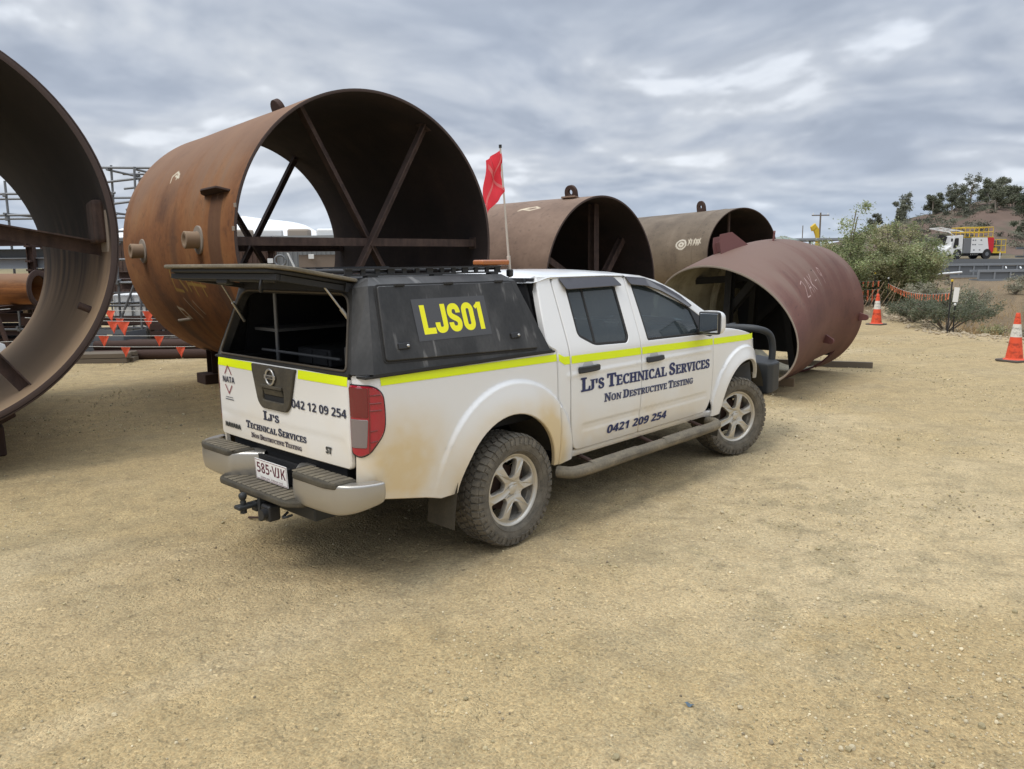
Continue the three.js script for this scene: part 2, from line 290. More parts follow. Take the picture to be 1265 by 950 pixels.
{
  const r = rng(5), n = 46000, im = new THREE.InstancedMesh(blob(3, 1, 0.4), mat([1, 1, 1], 0.95), n), m = M4(), q = new THREE.Quaternion(), e = new THREE.Euler(), c = new THREE.Color();
  let k = 0;
  while (k < n) {
    const a = (r() - 0.5) * 2.3, d = 1.6 + Math.pow(r(), 1.3) * 19, x = Math.sin(a) * d, z = -Math.cos(a) * d;
    const dens = ss(0.42, 0.68, fbm(x * 0.9, z * 0.9, 3, 44)) + 0.05; if (r() > dens) continue; { const dx = x + 0.6326, dz = z + 5.4977, a = dx * 0.6807 - dz * 0.7326, o = dx * 0.7326 + dz * 0.6807; if (a > -1.3 && a < 4 && Math.abs(o) < 0.95 && r() < 0.85) continue; }
    const s = (0.0024 + 0.0062 * Math.pow(r(), 2.4) + (r() < 0.03 ? 0.010 * r() : 0)) * (0.8 + d * 0.05);
    e.set(r() * 3, r() * 6, r() * 3); q.setFromEuler(e); m.compose(V(x, floorAt(x, z) + s * 0.35, z), q, V(s, s, s)); im.setMatrixAt(k, m);
    const t = r(), w = 0.6 + r() * 0.55; t < 0.36 ? c.setRGB(0.58 * w, 0.49 * w, 0.32 * w) : t < 0.93 ? c.setRGB(0.48 * w, 0.40 * w, 0.23 * w) : c.setRGB(0.28 * w, 0.23 * w, 0.15 * w); im.setColorAt(k, c); k++;
  }
  im.name = 'gravel'; im.userData.kind = 'stuff'; im.userData.label = 'small loose stones scattered over the bare dirt yard'; im.userData.category = 'gravel'; scene.add(im);
}
// the hill behind the yard on the right
M.hill = mat([1, 1, 1], 1, 0, { vertexColors: true });
{
  const ridge = (x) => { const t = [[40, -2], [58, 0.6], [70, 3.2], [79, 6.2], [87, 8.8], [94, 10.4], [103, 11.8], [115, 13.2], [140, 15], [190, 18], [260, 20]]; for (let i = 0; i + 1 < t.length; i++) if (x <= t[i + 1][0]) return mix(t[i][1], t[i + 1][1], clamp((x - t[i][0]) / (t[i + 1][0] - t[i][0]))); return 22; };
  const g = sheet((u, v) => { const x = mix(38, 280, u), z = mix(-95, -330, v), rise = ss(-104, -172, z) , h = ridge(x * 170 / mix(170, -z, 0.9)) * (z < -172 ? 1 : rise) + (fbm(x * 0.12, z * 0.12, 4, 7) - 0.5) * 3 * rise; return V(x, h + 0.6 * (1 - rise) + 1.0, z); }, 180, 140);
  const p = g.attributes.position, c = [];
  for (let i = 0; i < p.count; i++) { const x = p.getX(i), y = p.getY(i), z = p.getZ(i), a = fbm(x * 0.35, z * 0.35, 4, 3), b = fbm(x * 1.1, z * 1.1, 3, 5), k = ss(0.5, 0.66, a), w = 0.75 + 0.5 * b; c.push(mix(0.125, 0.075, k) * w, mix(0.082, 0.075, k) * w, mix(0.060, 0.045, k) * w); }
  g.setAttribute('color', new THREE.Float32BufferAttribute(c, 3)); setting('hill', g, M.hill);
}
// ================================================================ THE STEEL CYLINDERS
// u runs round the shell (0 at the side turned to +z, up over the top), v along its axis
function rustTex(W, H, seed, tone, marks) {
  const [lo, mid, hi] = tone, t = tex(W, H, (u, v) => {
    const U = u * 64, a = fbm(u * 24, v * 7, 5, seed, 24, 0), b = fbm(u * 90, v * 5 + 3, 4, seed + 3, 90, 0), s = fbm(u * 7, v * 22, 4, seed + 5, 7, 0), f = fbm(u * 260, v * 130, 2, seed + 9, 260, 0);
    const k = clamp(0.5 + (a - 0.5) * 1.15 + (b - 0.5) * 0.08 + (s - 0.5) * 0.50 + (f - 0.5) * 0.26), q = k < 0.5 ? k * 2 : k * 2 - 1, A = k < 0.5 ? lo : mid, B = k < 0.5 ? mid : hi, spot = ss(0.70, 0.8, fbm(u * 130, v * 60, 3, seed + 11, 130, 0)) * 0.12, band = tone[3] ? tone[3](u, v, s) : null;
    let c = [mix(A[0], B[0], q) * (1 - spot), mix(A[1], B[1], q) * (1 - spot), mix(A[2], B[2], q) * (1 - spot)];
    if (band) c = c.map((x, i) => mix(x, band[i], band[3]));
    return c;
  });
  if (!marks) return t;
  return finish(art(W, H, (x) => { const im = x.createImageData(W, H); const d = t.image.data; for (let r = 0; r < H; r++) for (let i = 0; i < W * 4; i++) im.data[(H - 1 - r) * W * 4 + i] = d[r * W * 4 + i]; x.putImageData(im, 0, 0); marks(x, W, H); }));
}
const streakTone = (base) => base;
// chalk and paint-stick strokes: points in (u, v) with u in turns and v in lengths
function chalk(x, W, H, strokes, color, width, blur = 0.6) {
  const r = rng(Math.round(strokes.length * 91 + strokes[0][0][0] * 1000));
  for (let pass = 0; pass < 5; pass++) { x.strokeStyle = color; x.globalAlpha = 0.34; x.lineWidth = width * (0.5 + r()); x.lineCap = 'round'; for (const s of strokes) { x.beginPath(); s.forEach(([u, v], i) => { const X = u * W + (r() - 0.5) * width, Y = (1 - v) * H + (r() - 0.5) * width; i ? x.lineTo(X, Y) : x.moveTo(X, Y); }); x.stroke(); } }
  x.globalAlpha = 1;
}
const orangeTone = [[88, 52, 24], [134, 84, 42], [158, 108, 60], (u, v, s) => { const top = Math.sin(u * 2 * Math.PI); return [104, 76, 62, 0.75 * ss(0.1, 0.75, top + (s - 0.5) * 0.5)]; }];
const T_OUT2 = rustTex(2048, 1024, 5, [orangeTone[0], orangeTone[1], orangeTone[2], (u, v, s) => {
  const top = Math.sin(u * 2 * Math.PI), greyTop = 0.8 * ss(0.02, 0.72, top + (s - 0.5) * 0.6), d = Math.abs(v - (0.138 + 0.006 * (s - 0.5))), d2 = Math.abs(v - (0.47 + 0.05 * (s - 0.5)));
  const shade = Math.max(ss(0.052, 0.038, d) * ss(0.446, 0.454, u) * 0.55, ss(0.05, 0.0, d2) * ss(0.40, 0.5, u) * 0.4); // brown run-down stain below the welded plate
  return shade > greyTop ? [72, 50, 38, shade] : [122, 95, 76, greyTop];
}], (x, W, H) => {
  const deg = (a) => a / 360, L = 4.5;
  const S = (list) => list.map((s) => s.map(([a, q]) => [deg(a), q / L]));
  chalk(x, W, H, S([[[191, 2.45], [199, 2.45], [200, 2.15]], [[193, 2.2], [199, 2.0]], [[192, 1.95], [199, 1.85]]]), '#a98a3a', 7);
  chalk(x, W, H, S([[[192, 1.75], [201, 1.65]], [[192, 1.45], [201, 1.35]], [[196, 1.85], [197, 1.25]]]), '#a98a3a', 6);
  chalk(x, W, H, S([[[208, 2.8], [213, 2.7], [213, 2.5], [209, 2.6], [208, 2.8]]]), '#d8d2c4', 7);
  chalk(x, W, H, S([[[203, 2.3], [212, 2.0]], [[204, 2.0], [210, 1.8]]]), '#b3a18c', 4);
  chalk(x, W, H, S([[[152, 2.7], [149, 2.75], [147, 2.6], [149, 2.45], [151, 2.5]], [[149, 2.6], [150.5, 2.4]]]), '#d9d3bb', 6);
});
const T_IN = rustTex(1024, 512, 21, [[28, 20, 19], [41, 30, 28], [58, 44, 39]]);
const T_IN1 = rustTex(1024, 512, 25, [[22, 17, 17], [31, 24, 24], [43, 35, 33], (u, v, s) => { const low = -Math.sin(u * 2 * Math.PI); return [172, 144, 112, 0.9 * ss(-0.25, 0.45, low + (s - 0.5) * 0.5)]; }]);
const brownTone = [[100, 80, 66], [120, 98, 82], [136, 114, 97]];
const T_OUT3 = rustTex(1024, 512, 31, brownTone, (x, W, H) => chalk(x, W, H, [[[119 / 360 - 0.006, 0.17], [119 / 360, 0.15], [119 / 360 + 0.006, 0.18], [119 / 360, 0.22], [119 / 360 - 0.006, 0.17]], [[119 / 360 - 0.004, 0.20], [119 / 360 + 0.005, 0.23]]], '#d5cab0', 3));
const T_OUT4 = rustTex(1024, 512, 37, [[88, 76, 64], [106, 93, 78], [122, 108, 92]], (x, W, H) => {
  const ring = []; for (let i = 0; i <= 24; i++) ring.push([167 / 360 + 0.016 * Math.sin(i / 24 * 6.283), 0.185 + 0.034 * Math.cos(i / 24 * 6.283)]);
  chalk(x, W, H, [ring, ring.map(([u, v]) => [167 / 360 + (u - 167 / 360) * 0.4, 0.185 + (v - 0.185) * 0.4])], '#dcd6c8', 4);
  for (let i = 0; i < 5; i++) chalk(x, W, H, [[[160 / 360 + 0.004 * i % 0.008, 0.06 + 0.017 * i], [168 / 360, 0.065 + 0.017 * i]], [[161 / 360, 0.07 + 0.017 * i], [166 / 360, 0.052 + 0.017 * i]]], '#c9c0b0', 3);
});
const T_MAROON = rustTex(1024, 1024, 43, [[84, 50, 41], [98, 61, 50], [110, 72, 60], (u, v, s) => { const top = Math.sin(u * 2 * Math.PI); return [114, 92, 80, 0.85 * ss(0.35, 0.95, top + (s - 0.5) * 0.7)]; }], (x, W, H) => {
  const P = (list, u0, v0, k) => list.map((s) => s.map(([a, b]) => [u0 + b * k * 0.72, v0 + a * k]));
  const g = { 2: [[[0, 1], [0.5, 1.1], [0.6, 0.7], [0, 0.05], [0.7, 0]]], A: [[[0, 0], [0.35, 1.1], [0.7, 0]], [[0.15, 0.4], [0.6, 0.4]]], K: [[[0, 0], [0, 1.1]], [[0.6, 1.1], [0, 0.5], [0.65, 0]]], '-': [[[0, 0.5], [0.5, 0.5]]], 1: [[[0.2, 1.15], [0.25, 0]]], 9: [[[0.6, 0.7], [0.3, 0.5], [0.1, 0.8], [0.3, 1.15], [0.6, 1], [0.55, 0]]] };
  let v = 0.22; for (const ch of '2AK-19') { chalk(x, W, H, P(g[ch], 0.084, v, 0.046), '#c4b0a8', 1.7); v += ch === '-' ? 0.034 : 0.050; }
});
const T_TAN = rustTex(512, 512, 47, [[122, 116, 98], [156, 148, 126], [178, 170, 146]]);
const T_STEEL = rustTex(512, 512, 53, [[50, 39, 35], [70, 54, 48], [88, 70, 61]]);
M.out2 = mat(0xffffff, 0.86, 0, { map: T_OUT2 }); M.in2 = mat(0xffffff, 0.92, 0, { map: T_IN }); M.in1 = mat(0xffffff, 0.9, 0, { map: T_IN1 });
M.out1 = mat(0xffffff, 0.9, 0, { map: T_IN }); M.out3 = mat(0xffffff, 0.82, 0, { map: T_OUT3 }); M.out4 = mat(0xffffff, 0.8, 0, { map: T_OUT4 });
M.brace = mat(0xffffff, 0.85, 0, { map: T_STEEL }); M.brace.userData.metric = 0.7;
M.rim = mat([0.075, 0.05, 0.042], 0.8, 0.2); M.rimPale = mat([0.30, 0.25, 0.20], 0.8, 0.1);
M.maroon = mat(0xffffff, 0.72, 0, { map: T_MAROON }); M.tan = mat(0xffffff, 0.9, 0, { map: T_TAN }); M.maroonPlain = mat([0.135, 0.052, 0.047], 0.75); M.black = mat([0.014, 0.014, 0.015], 0.7);
M.rustDark = mat([0.055, 0.03, 0.022], 0.9); M.rustOrange = mat([0.23, 0.105, 0.048], 0.88);
const at = (R, deg, s, yc) => V(s, yc + R * Math.sin(deg * Math.PI / 180), R * Math.cos(deg * Math.PI / 180));
function cylinder(name, label, cat, x, z, phi, R, yc, L, outer, inner, rimMat, wall = 0.035, group) {
  const t = thing(name, label, cat, [x, 0, z], phi, group), wob = (a, s) => 1 + (fbm(a * 5 + 20, s * 0.8 + 3, 3, Math.round(R * 100), 5, 0) - 0.5) * 0.010 + (fbm(a * 14 + 3, s * 2.2 + 9, 2, Math.round(R * 100) + 5, 14, 0) - 0.5) * 0.003;
  const tube = (rr) => sheet((u, v) => { const a = u * 2 * Math.PI; return V(v * L, yc + rr * wob(u, v * L) * Math.sin(a), rr * wob(u, v * L) * Math.cos(a)); }, 144, 12);
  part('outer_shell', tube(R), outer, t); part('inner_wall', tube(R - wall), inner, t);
  for (const s of [0, 1]) part('rim', sheet((u, v) => { const a = u * 2 * Math.PI, rr = (R - wall * v) * wob(u, s * L), k = Math.sin(v * Math.PI) * 0.004; return V(s * L + (s ? k : -k), yc + rr * Math.sin(a), rr * Math.cos(a)); }, 144, 3), rimMat, t);
  return t;
}
function liftingLug(parent, R, yc, deg, s, m, { w = 0.16, h = 0.2, th = 0.04, hole = 0.045 } = {}) {     // padeye: rounded plate with a hole, standing on a pad
  const sh = new THREE.Shape(); sh.moveTo(-w, -0.04); sh.lineTo(w, -0.04); sh.lineTo(w, h * 0.45); sh.absarc(0, h * 0.45, w, 0, Math.PI, false); sh.lineTo(-w, -0.04);
  const ho = new THREE.Path(); ho.absarc(0, h * 0.5, hole, 0, Math.PI * 2, true); sh.holes.push(ho);
  const g = new THREE.ExtrudeGeometry(sh, { depth: th, bevelEnabled: true, bevelSize: 0.006, bevelThickness: 0.006, bevelSegments: 1, curveSegments: 14 }).translate(0, 0, -th / 2);
  g.rotateX(-(deg - 90) * Math.PI / 180); const p = at(R, deg, s, yc); g.translate(p.x, p.y, p.z); return part('lifting_lug', g, m, parent);
}
const ends = (R, yc, s, a, b) => [at(R, a, s, yc), at(R, b, s, yc)];

// the cylinder cut by the left edge of the frame
const CYL1 = { x: -5.07, z: -6.15, phi: 2.215, R: 1.8, yc: 2.21, L: 5.4 };
{
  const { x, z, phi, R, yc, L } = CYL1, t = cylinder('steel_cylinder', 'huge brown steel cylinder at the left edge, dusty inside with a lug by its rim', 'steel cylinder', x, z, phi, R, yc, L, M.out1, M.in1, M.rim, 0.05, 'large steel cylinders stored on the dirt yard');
  t.rotation.z = -0.035;
  part('rim_bead', sheet((u, v) => { const a = u * 2 * Math.PI, b = v * 2 * Math.PI, rr = R + 0.012 + 0.012 * Math.cos(b); return V(0.03 + 0.02 * Math.sin(b), yc + rr * Math.sin(a), rr * Math.cos(a)); }, 120, 6), M.rim, t);
  const c = (a, b, w, s) => { const [p, q] = ends(R - 0.05, yc, s, a, b); part('brace', angleBar(p, q, w, 0.014, V(1, 0, 0)), M.brace, t); };
  c(-5, 164, 0.13, 0.5); c(-56, 126, 0.12, 0.56); c(64, 236, 0.12, 0.62);
  const lug = at(R - 0.05, 3, 0.34, yc); part('lug_block', [prism(rounded([[-0.17, -0.2], [0.17, -0.2], [0.17, 0.2], [-0.17, 0.2]], 0.05), -0.11, 0, 0.03).translate(lug.x, lug.y, lug.z)], M.brace, t);
  part('lug_plate', prism(rounded([[-0.24, -0.32], [0.2, -0.34], [0.22, 0.30], [-0.1, 0.36], [-0.25, 0.2]], 0.1), -0.012, 0, 0.004).translate(lug.x, lug.y, lug.z + 0.004), M.rimPale, t);
  const b = at(R - 0.05, -25, 0.48, yc); part('bolt_stub', rod(b, b.clone().add(V(0, 0.05, -0.1)), 0.035, 10), M.brace, t);
  for (const s of [1.2, 4.3]) { const sd = thing('cradle', s < 2 ? 'timber cradle wedged under the front of the leftmost cylinder' : 'timber cradle under the rear end of the leftmost cylinder', 'cradle', [x + Math.cos(phi) * s, 0, z - Math.sin(phi) * s], phi, 'timber cradles'); part('bearer', rbox(0.24, 0.3, 1.6, 0.02, 0, 0.15, 0), M.rustDark, sd); for (const q of [-1, 1]) part('wedge', rbox(0.2, 0.2, 0.35, 0.02, 0, 0.4, q * 0.72, 0, q * -0.45), M.rustDark, sd); }
}
// the big rusty one behind the pickup
const CYL2 = { x: -1.662, z: -9.768, phi: 2.279, R: 1.815, yc: 2.14, L: 4.5 };
{
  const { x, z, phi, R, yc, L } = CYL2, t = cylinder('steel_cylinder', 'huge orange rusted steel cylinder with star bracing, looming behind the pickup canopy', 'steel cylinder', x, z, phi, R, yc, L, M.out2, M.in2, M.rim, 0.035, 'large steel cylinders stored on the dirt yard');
  const up = V(1, 0, 0), r = R - 0.035;
  for (const [s, flip] of [[0.3, 1], [4.2, -1]]) {
    const A = ends(r, yc, s + 0.1 * flip, 116, -58), B = ends(r, yc, s, 58, -118), C = ends(r, yc, s + 0.05, 180, 0);
    for (const [k, [p, q]] of [[0, A], [1, B], [2, C]]) part('brace', k === 2 ? beamI(p, q, 0.1, 0.12, 0.012, up) : angleBar(p, q, 0.11, 0.014, up), M.brace, t);
    if (flip > 0) for (const [p, q] of [A, B, C]) for (const [e, d] of [[p, q], [q, p]]) part('end_plate', rbox(0.16, 0.02, 0.16, 0.004).applyQuaternion(new THREE.Quaternion().setFromUnitVectors(V(0, 1, 0), V(0, yc, 0).sub(V(0, e.y, e.z)).normalize())).translate(e.x, e.y, e.z), M.brace, t);
  }
  for (const [deg, s] of [[179, 1.15], [182, 3.5]]) {      // trunnion stubs with a round pad
    const p = at(R, deg, s, yc); part('trunnion', [lathe([[0.0, 0.15], [0.055, 0.15], [0.06, 0.17], [0.095, 0.17], [0.105, 0.16], [0.10, 0.02], [0.12, 0], [0.12, -0.03]], 22).rotateX(-Math.PI / 2).translate(p.x, p.y, p.z)], M.trunnion ?? (M.trunnion = mat([0.27, 0.185, 0.115], 0.8)), t);
    part('backing_pad', lathe([[0, 0.012], [0.165, 0.012], [0.172, 0.006], [0.172, -0.03]], 26).rotateX(-Math.PI / 2).translate(p.x, p.y, p.z), M.rimPale, t);
  }
  const f = at(R, 162, 0.66, yc); part('fin_plate', prism(rounded([[-0.42, -0.02], [0.42, -0.02], [0.40, 0.05], [0.2, 0.13], [-0.3, 0.13]], 0.03), -0.012, 0.012).rotateX(-(162 - 90) * Math.PI / 180).translate(f.x, f.y, f.z), M.rustDark, t);
  liftingLug(t, R, yc, 114, 1.05, M.rustDark, { w: 0.12, h: 0.0, th: 0.06, hole: 0.012 });
  for (const d of [168, 176, 204]) { const p = at(R, d, 0.02, yc); part('paint_tab', rbox(0.06, 0.05, 0.012, 0.003, p.x, p.y, p.z), M.rimPale, t); }
  const bolt = at(R, 214, 2.6, yc); part('bolt_stub', rod(bolt, bolt.clone().add(V(0.1, -0.02, -0.14)), 0.02, 8), M.rimPale, t);
  for (const s of [0.7, 3.9]) {
    const sd = thing('steel_stand', s < 2 ? 'steel stand under the mouth of the orange cylinder behind the pickup' : 'rusty steel stand on a base block under the orange cylinder rear end', 'stand', [x + Math.cos(phi) * s, 0, z - Math.sin(phi) * s], phi, 'steel stands');
    part('base', rbox(0.4, 0.16, 2.0, 0.012, 0, 0.08, 0), M.rustDark, sd); for (const q of [-1, 1]) part('post', beamI(V(0, 0.16, q * 0.75), V(0, 0.62, q * 0.75), 0.2, 0.24, 0.016, V(1, 0, 0)), M.rustDark, sd); part('saddle', sheet((u, v) => { const a = mix(-2.1, -1.04, u); return V(mix(-0.14, 0.14, v), yc + (R + 0.012) * Math.sin(a), (R + 0.012) * Math.cos(a)); }, 24, 2), M.rustDark, sd);
  }
}
const CYL3 = { x: 1.46, z: -12.06, phi: 2.373, R: 1.4, yc: 1.455, L: 5 };
{
  const { x, z, phi, R, yc, L } = CYL3, t = cylinder('steel_cylinder', 'brown steel cylinder behind the flag and the pickup cab, braced with a vertical post', 'steel cylinder', x, z, phi, R, yc, L, M.out3, M.in2, M.rim, 0.03, 'large steel cylinders stored on the dirt yard');
  const up = V(1, 0, 0), r = R - 0.03;
  part('brace', beamI(at(r, 75, 0.5, yc), V(0.5, yc - 0.2, 0.36), 0.12, 0.13, 0.012, up), M.brace, t);
  part('brace', beamI(at(r, 152, 0.5, yc), V(0.5, yc - 0.1, 0.30), 0.1, 0.11, 0.012, up), M.brace, t);
  part('brace', beamI(at(r, 34, 0.5, yc), V(0.5, yc - 0.1, 0.42), 0.1, 0.11, 0.012, up), M.brace, t);
  part('brace', beamI(V(0.5, yc - 0.2, 0.36), at(r, -72, 0.5, yc), 0.12, 0.13, 0.012, up), M.brace, t);
  part('brace', beamI(at(r, 60, 4.3, yc), at(r, 240, 4.3, yc), 0.1, 0.11, 0.012, up), M.brace, t);
  part('prop_rod', rod(at(r, 5, 0.9, yc), at(r, -22, 2.2, yc), 0.02, 8), M.rimPale, t);
  liftingLug(t, R, yc, 101, 0.44, M.rustDark, { w: 0.11, h: 0.19, th: 0.04 });
  const p = at(R, 101, 0.44, yc); part('lug_pad', rbox(0.28, 0.03, 0.2, 0.01, p.x, p.y, p.z, 0, 0.19), M.out3, t);
}
const CYL4 = { x: 7.18, z: -24, phi: 2.012, R: 1.4, yc: 2.02, L: 7 };
{
  const { x, z, phi, R, yc, L } = CYL4, t = cylinder('steel_cylinder', 'farthest grey-brown steel cylinder with a painted ring mark beyond the maroon chute', 'steel cylinder', x, z, phi, R, yc, L, M.out4, M.in2, M.rim, 0.03, 'large steel cylinders stored on the dirt yard');
  part('weld_seam', sheet((u, v) => { const a = u * 2 * Math.PI, b = v * Math.PI, rr = R + 0.014 * Math.sin(b); return V(0.75 + 0.03 * Math.cos(b), yc + rr * Math.sin(a), rr * Math.cos(a)); }, 96, 4), M.out4, t);
  part('brace', rod(at(R - 0.03, 97, 0.5, yc), at(R - 0.03, -97, 0.5, yc), 0.045, 8), M.brace, t);
  liftingLug(t, R, yc, 98, 1.79, M.rustDark, { w: 0.2, h: 0.3, th: 0.05, hole: 0.06 });
  for (const s of [1, 6]) { const sd = thing('steel_stand', s < 2 ? 'stand hidden low under the mouth of the farthest cylinder' : 'stand hidden low under the tail of the farthest cylinder', 'stand', [x + Math.cos(phi) * s, 0, z - Math.sin(phi) * s], phi, 'steel stands'); part('base', rbox(0.4, 0.2, 1.8, 0.012, 0, 0.1, 0), M.rustDark, sd); for (const q of [-1, 1]) part('post', box(0.2, 0.7, 0.2, 0, 0.52, q * 0.6), M.rustDark, sd); }
}
// the maroon chute section: a shell that goes from an oval mouth to a round tail
{
  const t = thing('steel_chute', 'maroon painted steel chute with an oval mouth, chalk writing and welded brackets', 'steel chute', [3.068, 0, -11.29], 0);
  const r1 = V(Math.cos(-1.16), 0, -Math.sin(-1.16)), r2 = V(Math.cos(-0.8), 0, -Math.sin(-0.8)), up = V(0, 1, 0), c1 = V(0, 0.92, 0), c2 = V(1.88, 1.05, -1.85), rot = -0.164;
  // u in turns from the near side up over the top; s from the mouth (0) to the tail (1)
  const S = (u, s, d = 0) => {
    const a = u * 2 * Math.PI, ca = Math.cos(a), sa = Math.sin(a), k = s * s * (3 - 2 * s) * 0.25 + s * 0.75, e = Math.sin(Math.min(1, s * 1.35) * Math.PI / 2), U = ca * Math.cos(rot * (1 - s)) * 1, lean = rot * (1 - s);
    const ax = mix(1.615, 1.06, e) - d, by = mix(0.837, 1.06, e) + 0.09 * Math.sin(Math.PI * Math.min(1, s * 1.1)) - d, X = ax * ca, Y = by * sa, xr = X * Math.cos(lean) - Y * Math.sin(lean), yr = X * Math.sin(lean) + Y * Math.cos(lean);
    const r = r1.clone().lerp(r2, e).normalize(); return c1.clone().lerp(c2, k).addScaledVector(r, xr).addScaledVector(up, yr + 0.06 * Math.sin(Math.PI * Math.min(1, s)));
  };
  const gone = (u, s) => u > 0.71 && u < 0.905 && s > 0.50 && s < 0.78;      // the square cut-out low on the near side
  const skin = (d, flip) => { const g = sheet((u, v) => S(u, v, d), 150, 44), I = [], id = g.index.array; for (let k = 0; k < id.length; k += 3) { let u = 0, v = 0; for (let j = 0; j < 3; j++) { u += (id[k + j] % 151) / 450; v += Math.floor(id[k + j] / 151) / 132; } if (!gone(u, v)) I.push(id[k], id[k + 1], id[k + 2]); } g.setIndex(I); return g; };
  part('outer_shell', skin(0), M.maroon, t); part('inner_wall', skin(0.03), M.tan, t);
  part('rim', sheet((u, v) => S(u, 0, 0.03 * v).addScaledVector(V(-0.7, 0, 0.4), 0.006 * Math.sin(v * Math.PI)), 150, 2), M.rimPale, t); part('rim', sheet((u, v) => S(u, 1, 0.03 * v), 150, 1), M.maroonPlain, t);
  const cut = []; for (const s of [0.50, 0.773]) cut.push(sheet((u, v) => S(mix(0.713, 0.907, u), s, 0.03 * v), 16, 1)); for (const u of [0.713, 0.907]) cut.push(sheet((q, v) => S(u, mix(0.50, 0.773, q), 0.03 * v), 14, 1)); part('cut_edge', cut, M.maroonPlain, t);
  for (const [ua, ub, s] of [[0.30, 0.72, 0.30], [0.20, 0.62, 0.34], [0.12, 0.44, 0.38], [0.27, 0.80, 0.72], [0.15, 0.6, 0.76], [0.05, 0.45, 0.8]]) part('brace', beamI(S(ua, s, 0.03), S(ub, s, 0.03), 0.11, 0.13, 0.014, V(0.7, 0, -0.7)), M.black, t);
  part('brace', beamI(S(0.25, 0.35, 0.03), S(0.66, 0.75, 0.03), 0.1, 0.12, 0.014, V(0.7, 0, -0.7)), M.black, t);
  part('bulkhead', sheet((u, v) => { const q = S(u, 0.87, 0.03), c = S(0.25, 0.87, 0.03).lerp(S(0.75, 0.87, 0.03), 0.5); q.lerp(c, v); q.y = Math.max(q.y, 0.30); return q; }, 80, 10), M.black, t);
  part('inner_stiffener', sheet((u, v) => S(u * 0.55, 0.55 + 0.03 * v, 0.03 + 0.10 * Math.sin(v * Math.PI)), 60, 4), M.tan, t);
  // brackets and lugs welded to the outside
  const plant = (name, g, u, s, m, twist = 0) => { const p = S(u, s), n = S(u, s, -0.1).sub(p).normalize(), ax = S(u, s + 0.02).sub(S(u, s - 0.02)).normalize(), z = ax.clone().cross(n).normalize(), x = n.clone().cross(z); g.rotateY(twist); g.applyMatrix4(M4().makeBasis(x, n, z)); return part(name, g.translate(p.x, p.y, p.z), m, t); };
  for (const dz of [-0.11, 0.11]) plant('bracket_plate', prism([[-0.17, -0.08], [0.33, -0.08], [0.33, 0.0], [0.06, 0.25], [-0.14, 0.23], [-0.17, 0.1]], -0.012, 0.012, 0.003).translate(0, 0, dz), 0.305, 0.27, M.maroonPlain, -0.42);
  plant('bracket_web', rbox(0.02, 0.16, 0.2, 0.004, -0.12, 0.06, 0), 0.305, 0.27, M.maroonPlain, -0.42);
  const lugG = () => { const sh = new THREE.Shape(); sh.moveTo(-0.07, -0.04); sh.lineTo(0.07, -0.04); sh.lineTo(0.045, 0.10); sh.absarc(0, 0.10, 0.045, 0, Math.PI, false); const h = new THREE.Path(); h.absarc(0, 0.10, 0.02, 0, 6.283, true); sh.holes.push(h); return new THREE.ExtrudeGeometry(sh, { depth: 0.03, bevelEnabled: false, curveSegments: 10 }).translate(0, 0, -0.015); };
  plant('lifting_lug', lugG().rotateY(0.4), 0.245, 0.50, M.maroonPlain); plant('lifting_lug', lugG(), 0.965, 0.46, M.maroonPlain, 1.57); plant('lifting_lug', lugG(), 0.985, 0.93, M.maroonPlain, 1.57);
}
